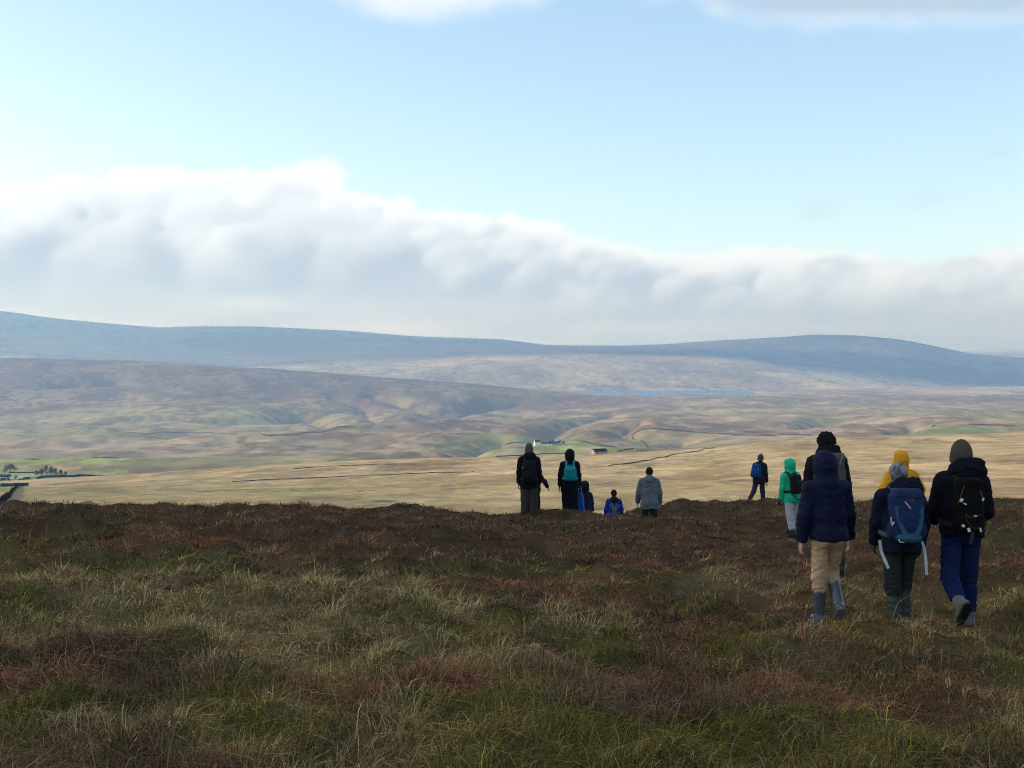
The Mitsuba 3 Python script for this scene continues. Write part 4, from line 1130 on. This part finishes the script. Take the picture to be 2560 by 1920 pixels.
def rucksack(label, who, wide, high, deep, zc, colour, cell, lid=None, pocket=None, side=None, straps=(0.02, 0.02, 0.02), back=0.15, yaw=0, tilt=0, taper=0.12, extras=(), mat="cloth", strap_w=0.05):
    """A rucksack on a walker's back, in the frame of the torso (metres before scaling)."""
    key = numbered("rucksack")
    tag(key, label, "rucksack")
    _, w, world = who
    s = w.s
    m = rot("z", yaw) @ rot("y", tilt)
    seed = hash_text(label) % 997

    def pos(q):
        return world(w.torso.out((np.asarray(q) @ m.T) * s))

    def put(part, vf, col, matr=mat, smooth=True, mottle=0.12):
        v, f = vf
        cc = np.tile(np.asarray(col, float), (len(v), 1)) * (1 - mottle + 2 * mottle * meshkit.fbm(v * 14, 3, seed))[:, None]
        k, n = key + "__" + part, 0
        while k in scene:
            n += 1
            k = key + "__" + part + f"_{n:03d}"
        scene[k] = mikit.ply((pos(v), f), matr, smooth=smooth, color=np.clip(cc, 0.002, 0.9))

    yc = -(back + deep / 2)
    half = np.array([wide / 2, deep / 2, high / 2])
    c = np.array([0, yc, zc])

    def main(p):
        d = rbox(p, c, half, min(0.055, deep * 0.4), taper)
        return smin(d, ell(p, (0, yc - deep * 0.22, zc - 0.02), (wide * 0.42, deep * 0.42, high * 0.46)), 0.05)

    v, f = nets(main, c - half - 0.06, c + half + 0.06, cell)
    put("pack_body", (wrinkle(v, f, 0.016, (12, 12, 9), seed), f), colour)
    if lid:
        lc = np.array([0, yc - 0.01, zc + high / 2 - 0.01])
        lh = np.array([wide * 0.47, deep * 0.52, 0.055])
        v, f = nets(lambda p: rbox(p, lc, lh, 0.045), lc - lh - 0.05, lc + lh + 0.05, cell)
        put("lid", (wrinkle(v, f, 0.014, (14, 14, 14), seed + 1), f), lid)
    if pocket:
        pcol, pw, ph, pz = pocket
        pc, pf = np.array([0, yc - deep / 2 - 0.012, zc + pz]), np.array([pw / 2, 0.03, ph / 2])
        v, f = nets(lambda p: rbox(p, pc, pf, 0.028, -0.1), pc - pf - 0.03, pc + pf + 0.03, cell)
        put("front_pocket", (wrinkle(v, f, 0.01, (14, 14, 14), seed + 2), f), pcol)
    if side:
        for sg in (-1, 1):
            pc = np.array([sg * wide * 0.47, yc + 0.01, zc - high * 0.27])
            v, f = nets(lambda p: ell(p, pc, (0.05, deep * 0.42, high * 0.2)), pc - 0.2, pc + 0.2, cell)
            put("side_pocket", (wrinkle(v, f, 0.012, (14, 14, 14), seed + 3), f), side)
    if straps is not None:
        for sg in (-1, 1):
            tw = wide / 2 * 0.75
            line = [(sg * tw * 0.8, -back - 0.01, zc + high * 0.36), (sg * 0.1, -0.1, 0.545), (sg * 0.108, 0.0, 0.565), (sg * 0.112, 0.1, 0.49), (sg * 0.125, 0.165, 0.36), (sg * 0.16, 0.155, 0.2), (sg * 0.215, 0.06, 0.1), (sg * 0.2, -0.08, zc - high * 0.36), (sg * tw, -back - 0.02, zc - high * 0.38)]
            put("strap", ribbon(line, strap_w, 0.016, n=30), straps)
        put("haul_loop", ribbon([(-0.035, -back - 0.01, zc + high * 0.42), (-0.03, -back - 0.01, zc + high * 0.5 + 0.035), (0.03, -back - 0.01, zc + high * 0.5 + 0.035), (0.035, -back - 0.01, zc + high * 0.42)], 0.022, 0.008, axis=(0, -1, 0), n=14), straps)
    yb = yc - deep / 2
    for e in extras:
        kind, part, col = e[0], e[1], e[2]
        if kind == "web":                                     # (.., points as (x, out from the pack's back face, z), width)
            put(part, ribbon([(a, yb - 0.015 - o, zc + b) for a, o, b in e[3]], e[4], 0.006, axis=(0, -1, 0), n=16), col)
        elif kind == "side_web":                              # points in the torso frame
            put(part, ribbon(e[3], e[4], 0.006, axis=(0.25, -1, 0), n=14), col)
        elif kind == "clip":
            q, hb = np.array([e[3][0], yb - 0.02 - e[3][1], zc + e[3][2]]), np.array(e[4]) / 2
            b = trimesh.creation.box(2 * hb)
            tm = trimesh.transformations.rotation_matrix(math.radians(e[5] if len(e) > 5 else 0), [0, 1, 0])
            b.apply_transform(tm)
            put(part, (np.array(b.vertices) + q, np.array(b.faces)), col, "rubber", smooth=30 if False else False)
        elif kind == "blob":
            q, r = np.array([e[3][0], yb - e[3][1], zc + e[3][2]]), np.array(e[4])
            v, f = nets(lambda p: ell(p, q, r), q - r - 0.03, q + r + 0.03, cell)
            put(part, (wrinkle(v, f, 0.012, (16, 16, 16), seed + 8), f), col)
        elif kind == "ring":
            q = np.array([e[3][0], yb - e[3][1], zc + e[3][2]])
            t = trimesh.creation.torus(e[4], 0.0022, 24, 6)
            tv = np.array(t.vertices)[:, [0, 2, 1]] * [1, 1, 0.78]
            put(part, (tv + q, np.array(t.faces)[:, ::-1]), col)
    return key


NAVY, BLACK, TAN = (0.008, 0.0105, 0.032), (0.009, 0.009, 0.012), (0.46, 0.27, 0.15)
hang = [(-4, 9, 14), (-2, 9, 14)]
stand = [(2, 4, 0, 1), (-2, 2, 0, 1)]
hike = {"name": "boot", "colour": (0.09, 0.08, 0.075), "top": 0.13, "sole": (0.015, 0.015, 0.014)}
dark_boot = {"name": "boot", "colour": (0.03, 0.03, 0.03), "top": 0.13}

# --- the three nearest
P10 = person("person in a dark navy hooded jacket with tan trousers and grey wellingtons, bare hands hanging", 3.23, 11.2, 2, Walker(1.70, [(2, 3, 0, 1), (20, 62, 46, -2)], [(-7, 12, 14), (4, 11, 10)], lean=5, side=-1, turn=6, nod=6), 0.0095,
             jacket={"colour": NAVY, "hem": -0.075, "drape": 0.14, "mat": "shell_cloth"}, trousers={"colour": (0.5, 0.32, 0.195), "amp": 0.026, "wide": 0.92}, girth=0.95, boots={"name": "wellington", "colour": (0.06, 0.075, 0.09), "top": 0.31, "mat": "rubber", "fat": 1.0, "sole": (0.16, 0.16, 0.15)}, hood="up", curl=20)
P12 = person("grey-haired person in a navy jacket and green wellingtons carrying the big blue rucksack", 3.785, 10.7, -2, Walker(1.62, [(-3, 4, 0, 0), (16, 24, 4, -2)], [(6, 9, 26), (0, 11, 24)], lean=6, turn=8, tilt=-4, side=1), 0.0095,
             girth=0.93, jacket={"colour": (0.0085, 0.0105, 0.024), "hem": -0.11, "wide": 1.03, "hood_at": (0.055, 0.545, 1.1)}, trousers={"colour": (0.022, 0.026, 0.026), "wide": 1.0, "amp": 0.02}, boots={"name": "wellington", "colour": (0.032, 0.048, 0.036), "top": 0.37, "mat": "rubber"}, hood="down",
             hair={"colour": lambda v: mixc([0.09, 0.09, 0.095], [0.27, 0.27, 0.28], sstep(0.3, 0.7, meshkit.fbm(v * np.array([30, 30, 12.0]), 3, 3))), "bulk": 0.01}, gloves=(0.03, 0.035, 0.05))
P13 = person("tall person in a brown knitted beanie, black jacket and blue trousers, left boot sole showing", 4.40, 10.75, -3, Walker(1.77, [(-16, 48, 62, 9), (5, 6, 0, -1)], [(8, 12, 48), (4, 12, 48)], lean=4, side=2, turn=14, feet=(24, -6)), 0.0095,
             girth=0.96, jacket={"colour": (0.0075, 0.008, 0.0135), "hem": -0.05, "wide": 1.04, "sleeve": 1.0, "hood_at": (0.03, 0.56, 1.2)}, trousers={"colour": (0.0085, 0.0145, 0.06), "amp": 0.022}, boots={**hike, "colour": (0.12, 0.11, 0.1)}, hood="down", hat={"colour": (0.085, 0.068, 0.058), "tall": 0.155, "low": -0.06}, skin=(0.5, 0.36, 0.3))
# --- just ahead of them
P9 = person("tall person with dark curly hair and an olive rucksack, behind the navy hooded walker", 4.25, 14.8, 0, Walker(1.86, [(8, 10, 0, 2), (-6, 14, 10, 2)], [(-4, 12, 12), (2, 12, 12)], lean=3, turn=-12), 0.011,
            jacket={"colour": BLACK, "hem": -0.13, "hood_at": (0.0, 0.55, 1.15)}, trousers={"colour": (0.03, 0.03, 0.035)}, boots=dark_boot, hood="down", hair={"colour": (0.014, 0.012, 0.011), "bulk": 0.024, "curl": 0.03, "scale": 42.0})
P11 = person("person in a bright mustard yellow hooded jacket, behind the grey-haired walker", 6.4, 18, 6, Walker(1.70, [(6, 10, 0, 3), (-8, 12, 8, 3)], [(-6, 31, 42), (0, 31, 42)], lean=3), 0.012,
             jacket={"colour": (0.6, 0.28, 0.014), "hem": -0.2, "wide": 1.1, "sleeve": 1.1}, trousers={"colour": (0.03, 0.03, 0.035)}, boots=dark_boot, hood="up", gloves=(0.02, 0.02, 0.02))
P8 = person("person in a bright green hooded jacket with pale grey trousers", 5.78, 22.7, 24, Walker(1.55, [(-12, 6, 8, 4), (16, 8, 0, 4)], [(0, 9, 14), (6, 9, 14)], lean=5), 0.013,
            jacket={"colour": (0.018, 0.4, 0.21), "hem": -0.16, "wide": 1.0}, trousers={"colour": (0.34, 0.34, 0.36), "wide": 1.1, "amp": 0.022}, boots=dark_boot, hood="up", gloves=(0.012, 0.012, 0.012))
P7 = person("person in a dark jacket and cap striding to the right with a blue rucksack", 8.44, 37.5, -40, Walker(1.76, [(-24, 26, 50, 3), (9, 4, 0, 1)], [(10, 10, 16), (-8, 10, 12)], lean=8, nod=8), 0.017,
            jacket={"colour": (0.014, 0.014, 0.018), "hem": -0.16, "wide": 1.05}, trousers={"colour": (0.022, 0.025, 0.05)}, boots=dark_boot, hood=None, hat={"colour": (0.06, 0.058, 0.06)})
# --- the group on the brow, left of them
P1 = person("person in a knitted hat with a black rucksack and olive brown trousers, leftmost of all", 0.39, 25.0, 0, Walker(1.70, stand, hang, lean=2), 0.014,
            jacket={"colour": (0.007, 0.0075, 0.013), "hem": -0.2, "wide": 1.02, "hood_at": (0.01, 0.53, 1.0)}, trousers={"colour": (0.045, 0.04, 0.03), "wide": 1.3, "amp": 0.022}, boots=dark_boot, hood="down", hat={"colour": (0.075, 0.07, 0.062)}, gloves=(0.012, 0.012, 0.012))
P2 = person("child in a dark jacket half hidden behind the leftmost walker, one arm out", 0.52, 25.9, 0, Walker(1.2, [(4, 4, 0, 6), (-4, 4, 0, 6)], [(-4, 20, 10), (-6, 40, 40)], lean=2, head=1.2), 0.014,
            jacket={"colour": (0.022, 0.014, 0.028), "hem": -0.13, "wide": 1.1}, trousers={"colour": (0.02, 0.02, 0.03)}, boots=dark_boot, hood="up", gloves=(0.012, 0.012, 0.012), z=-2.28)
P3 = person("person in a black hooded coat with a small teal rucksack", 1.37, 26.0, 0, Walker(1.6, stand, [(-4, 11, 10), (0, 9, 10)], lean=2), 0.014,
            jacket={"colour": (0.007, 0.0075, 0.014), "hem": -0.24, "wide": 1.04, "flare": 1.1}, trousers={"colour": (0.008, 0.008, 0.011), "wide": 1.4}, boots=dark_boot, hood="up", gloves=(0.012, 0.012, 0.012))
P4 = person("child with long dark hood in a navy coat, right beside the teal rucksack walker", 1.76, 26.5, 0, Walker(1.25, stand, [(4, 10, 16), (-2, 10, 12)], lean=2, head=1.2), 0.014,
            jacket={"colour": (0.014, 0.018, 0.05), "hem": -0.24, "wide": 1.1, "hood_colour": (0.016, 0.014, 0.016)}, trousers={"colour": (0.015, 0.017, 0.04)}, boots=dark_boot, hood="up", z=-2.86)
P5 = person("bare-headed child in a bright blue jacket down in the hollow of the brow", 2.6, 28.0, 0, Walker(1.32, stand, [(4, 14, 20), (4, 14, 20)], lean=3, head=1.15), 0.013,
            jacket={"colour": (0.012, 0.03, 0.24), "hem": -0.15, "wide": 1.08, "hood_at": (0, 0.5, 1.0), "hood_colour": (0.012, 0.012, 0.016)}, trousers={"colour": (0.02, 0.02, 0.03)}, boots=dark_boot, hood="down", hair={"colour": (0.022, 0.018, 0.014), "bulk": 0.008}, z=-3.28)
P6 = person("dark-haired person in a plain grey coat, alone below the brow", 3.38, 27.0, 0, Walker(1.76, [(8, 8, 0, 2), (-6, 14, 10, 2)], [(2, 14, 22), (-2, 14, 22)], lean=7, nod=14, turn=-14), 0.013,
            jacket={"colour": (0.11, 0.12, 0.145), "hem": -0.2, "wide": 1.06, "hood_at": (0, 0.49, 0.9)}, trousers={"colour": (0.02, 0.021, 0.02)}, boots=dark_boot, hood="down", hair={"colour": (0.018, 0.014, 0.012), "bulk": 0.008}, z=-3.02)

# --- what they carry
WHITE, PALE, PINK = (0.6, 0.61, 0.61), (0.4, 0.46, 0.46), (0.62, 0.3, 0.3)
TEAL2 = (0.03, 0.085, 0.13)
rucksack("big blue rucksack with teal side panels, pink zip cords and two pale hanging straps", P12, 0.31, 0.5, 0.2, 0.25, (0.012, 0.028, 0.085), 0.01, lid=(0.018, 0.03, 0.075), side=(0.015, 0.022, 0.06), straps=(0.05, 0.075, 0.1), taper=-0.12, yaw=-3, mat="shell_cloth", extras=(
    ("web", "front_panel", TEAL2, [(-0.125, -0.012, 0.12), (-0.1, 0.0, -0.02), (-0.06, 0.012, -0.14), (0.0, 0.014, -0.2)], 0.045),
    ("web", "front_panel", TEAL2, [(0.125, -0.012, 0.12), (0.115, 0.0, -0.02), (0.08, 0.012, -0.14), (0.0, 0.014, -0.2)], 0.045),
    ("blob", "front_pocket", TEAL2, (0.0, -0.012, -0.2), (0.125, 0.045, 0.055)),
    ("blob", "front_pocket", (0.012, 0.028, 0.09), (0.005, -0.012, -0.03), (0.09, 0.05, 0.13)),
    ("web", "zip_cord", PINK, [(-0.055, 0.05, 0.165), (-0.03, 0.055, 0.135), (0.0, 0.052, 0.095)], 0.014),
    ("web", "zip_cord", PINK, [(-0.185, 0.0, 0.005), (-0.182, 0.004, -0.04), (-0.172, 0.002, -0.085)], 0.014),
    ("clip", "buckle", WHITE, (-0.165, 0.004, -0.055), (0.012, 0.008, 0.03), 30),
    ("ring", "emblem", (0.06, 0.085, 0.15), (0.015, 0.036, 0.185), 0.032),
    ("web", "emblem", (0.06, 0.085, 0.15), [(-0.004, 0.026, 0.192), (0.015, 0.028, 0.178), (0.034, 0.026, 0.194)], 0.006),
    ("web", "loop", (0.5, 0.58, 0.45), [(-0.11, 0.0, -0.215), (-0.1, 0.012, -0.245), (-0.06, 0.008, -0.246)], 0.008),
    ("side_web", "hanging_strap", PALE, [(-0.225, -0.05, 0.0), (-0.225, -0.11, -0.1), (-0.2, -0.16, -0.2), (-0.168, -0.17, -0.28)], 0.034),
    ("side_web", "hanging_strap", PALE, [(0.21, -0.03, 0.0), (0.218, -0.1, -0.1), (0.222, -0.13, -0.22), (0.226, -0.13, -0.34)], 0.032)))
rucksack("slim black rucksack with brown cords and white clips on the beanie walker", P13, 0.25, 0.46, 0.17, 0.22, (0.006, 0.006, 0.0065), 0.009, lid=(0.006, 0.006, 0.0065), straps=(0.02, 0.018, 0.016), yaw=-6, taper=0.05, extras=(
    ("web", "cord", (0.13, 0.085, 0.03), [(-0.055, 0.0, 0.21), (-0.09, 0.0, 0.1), (-0.115, -0.01, 0.02)], 0.008),
    ("web", "cord", (0.13, 0.085, 0.03), [(0.085, 0.0, 0.17), (0.105, -0.005, 0.1), (0.115, -0.01, 0.05)], 0.008),
    ("web", "cord", (0.08, 0.055, 0.025), [(-0.05, 0.04, -0.055), (0.0, 0.05, -0.09), (0.05, 0.05, -0.07), (0.09, 0.03, -0.055)], 0.006),
    ("web", "cord", (0.08, 0.055, 0.025), [(-0.05, 0.04, -0.07), (-0.03, 0.045, -0.14), (0.03, 0.045, -0.185), (0.085, 0.03, -0.17)], 0.006),
    ("clip", "clip", WHITE, (-0.085, 0.012, 0.068), (0.022, 0.012, 0.034), 25), ("clip", "clip", WHITE, (-0.055, 0.02, 0.035), (0.03, 0.01, 0.012), 20), ("clip", "clip", WHITE, (0.11, 0.0, 0.085), (0.012, 0.01, 0.03), 30),
    ("clip", "clip", WHITE, (0.03, 0.055, -0.07), (0.03, 0.008, 0.009)), ("clip", "clip", WHITE, (-0.07, 0.02, -0.17), (0.026, 0.012, 0.024), 20), ("clip", "clip", WHITE, (-0.02, 0.022, -0.205), (0.024, 0.012, 0.036), -15), ("clip", "clip", WHITE, (0.085, 0.02, -0.2), (0.016, 0.012, 0.036), -10),
    ("web", "hanging_strap", (0.03, 0.03, 0.035), [(0.02, 0.0, -0.22), (0.015, -0.005, -0.29), (0.0, -0.01, -0.34)], 0.035)))
rucksack("olive grey framed rucksack on the curly-haired walker", P9, 0.29, 0.5, 0.19, 0.28, (0.075, 0.07, 0.055), 0.011, lid=(0.09, 0.085, 0.07), side=(0.09, 0.085, 0.065), straps=(0.11, 0.105, 0.085), extras=(
    ("web", "lid_strap", (0.16, 0.165, 0.15), [(-0.11, 0.0, 0.3), (-0.07, 0.02, 0.24), (-0.05, 0.02, 0.16)], 0.025), ("web", "lid_strap", (0.16, 0.165, 0.15), [(0.11, 0.0, 0.3), (0.08, 0.02, 0.24), (0.06, 0.02, 0.16)], 0.025),
    ("blob", "bottle", (0.2, 0.19, 0.17), (-0.16, -0.08, 0.1), (0.04, 0.04, 0.07)), ("side_web", "hanging_strap", (0.2, 0.19, 0.17), [(-0.15, -0.25, 0.12), (-0.18, -0.26, 0.06), (-0.16, -0.25, -0.05)], 0.02)))
rucksack("black rucksack slung on the green jacket", P8, 0.27, 0.42, 0.16, 0.27, (0.012, 0.012, 0.014), 0.013, pocket=((0.014, 0.014, 0.016), 0.2, 0.2, -0.05), tilt=-6, extras=(
    ("web", "emblem", (0.25, 0.26, 0.28), [(0.02, 0.03, 0.08), (0.012, 0.032, 0.04)], 0.008), ("side_web", "hanging_strap", (0.012, 0.012, 0.014), [(-0.14, -0.2, 0.08), (-0.05, -0.24, -0.06), (0.02, -0.22, -0.1), (0.1, -0.2, -0.1)], 0.022)))
rucksack("blue rucksack with a pale haul loop on the striding walker far right of the brow", P7, 0.31, 0.45, 0.18, 0.25, (0.01, 0.04, 0.16), 0.016, pocket=((0.01, 0.045, 0.18), 0.2, 0.18, -0.08), side=(0.008, 0.03, 0.12), extras=(
    ("web", "reflector", (0.1, 0.4, 0.5), [(-0.12, 0.0, 0.13), (-0.07, 0.005, 0.13)], 0.025), ("web", "haul_strap", (0.12, 0.25, 0.28), [(-0.04, -0.04, 0.235), (0.05, -0.04, 0.235)], 0.02), ("web", "zip_cord", (0.1, 0.3, 0.4), [(0.1, 0.0, 0.15), (0.12, 0.0, 0.02)], 0.015),
    ("clip", "clip", WHITE, (0.0, 0.03, 0.06), (0.012, 0.01, 0.03))))
rucksack("black rucksack with a small white tag on the leftmost walker", P1, 0.3, 0.48, 0.18, 0.2, (0.01, 0.01, 0.011), 0.014, pocket=((0.011, 0.011, 0.012), 0.2, 0.2, -0.08), extras=(("clip", "tag", WHITE, (-0.145, -0.06, 0.09), (0.02, 0.01, 0.045)),))
rucksack("small bright teal rucksack with crossed top straps", P3, 0.31, 0.36, 0.14, 0.24, (0.008, 0.2, 0.22), 0.012, straps=(0.03, 0.24, 0.26), taper=0.1, extras=(
    ("web", "zip", (0.012, 0.05, 0.06), [(-0.07, 0.012, 0.05), (0.0, 0.02, 0.055), (0.07, 0.012, 0.055)], 0.014), ("web", "lid_strap", (0.1, 0.3, 0.3), [(-0.1, -0.03, 0.21), (-0.03, 0.0, 0.12), (0.04, 0.0, 0.12), (0.1, -0.03, 0.21)], 0.03), ("blob", "base_panel", (0.01, 0.05, 0.07), (0.0, -0.07, -0.165), (0.14, 0.075, 0.03))))
rucksack("small grey rucksack harness on the blue jacketed child", P5, 0.12, 0.26, 0.08, 0.12, (0.1, 0.12, 0.13), 0.011, straps=(0.12, 0.15, 0.18), extras=(
    ("web", "cross_strap", (0.13, 0.16, 0.19), [(-0.17, 0.0, 0.26), (-0.08, 0.03, 0.12), (0.03, 0.03, -0.01)], 0.035), ("web", "cross_strap", (0.13, 0.16, 0.19), [(0.17, 0.0, 0.26), (0.08, 0.034, 0.12), (-0.03, 0.034, -0.01)], 0.035)))

# the bright blue bag hanging between the teal rucksack walker and the child
key = numbered("bag")
tag(key, "bright blue drawstring bag hanging between the teal rucksack walker and the child", "bag")
bag_c = np.array([1.62, 26.2, -1.95])


def bag_fn(p):
    q = (p - bag_c).astype(np.float32)
    return smin(ell(q, (0, 0, -0.1), (0.1, 0.07, 0.26)), cap(q, (0, 0, 0.1), (0.015, 0, 0.33), 0.05, 0.015), 0.06)


v, f = nets(bag_fn, bag_c - [0.2, 0.2, 0.5], bag_c + [0.2, 0.2, 0.5], 0.012)
v = wrinkle(v, f, 0.04, (14, 14, 6), 5)
scene[key + "__sack"] = mikit.ply((v, f), "shell_cloth", smooth=True, color=np.tile([0.01, 0.07, 0.32], (len(v), 1)) * (0.7 + 0.6 * meshkit.fbm(v * 9, 3, 2))[:, None])
rv, rf = ribbon(np.array([(0.02, -0.08, 0.33), (0.07, -0.1, 0.0), (0.1, -0.1, -0.3), (0.11, -0.09, -0.5)]), 0.02, 0.008, axis=(0, -1, 0))
scene[key + "__cord"] = mikit.ply((rv + bag_c, rf), "cloth", smooth=True, color=np.tile([0.12, 0.2, 0.3], (len(rv), 1)))
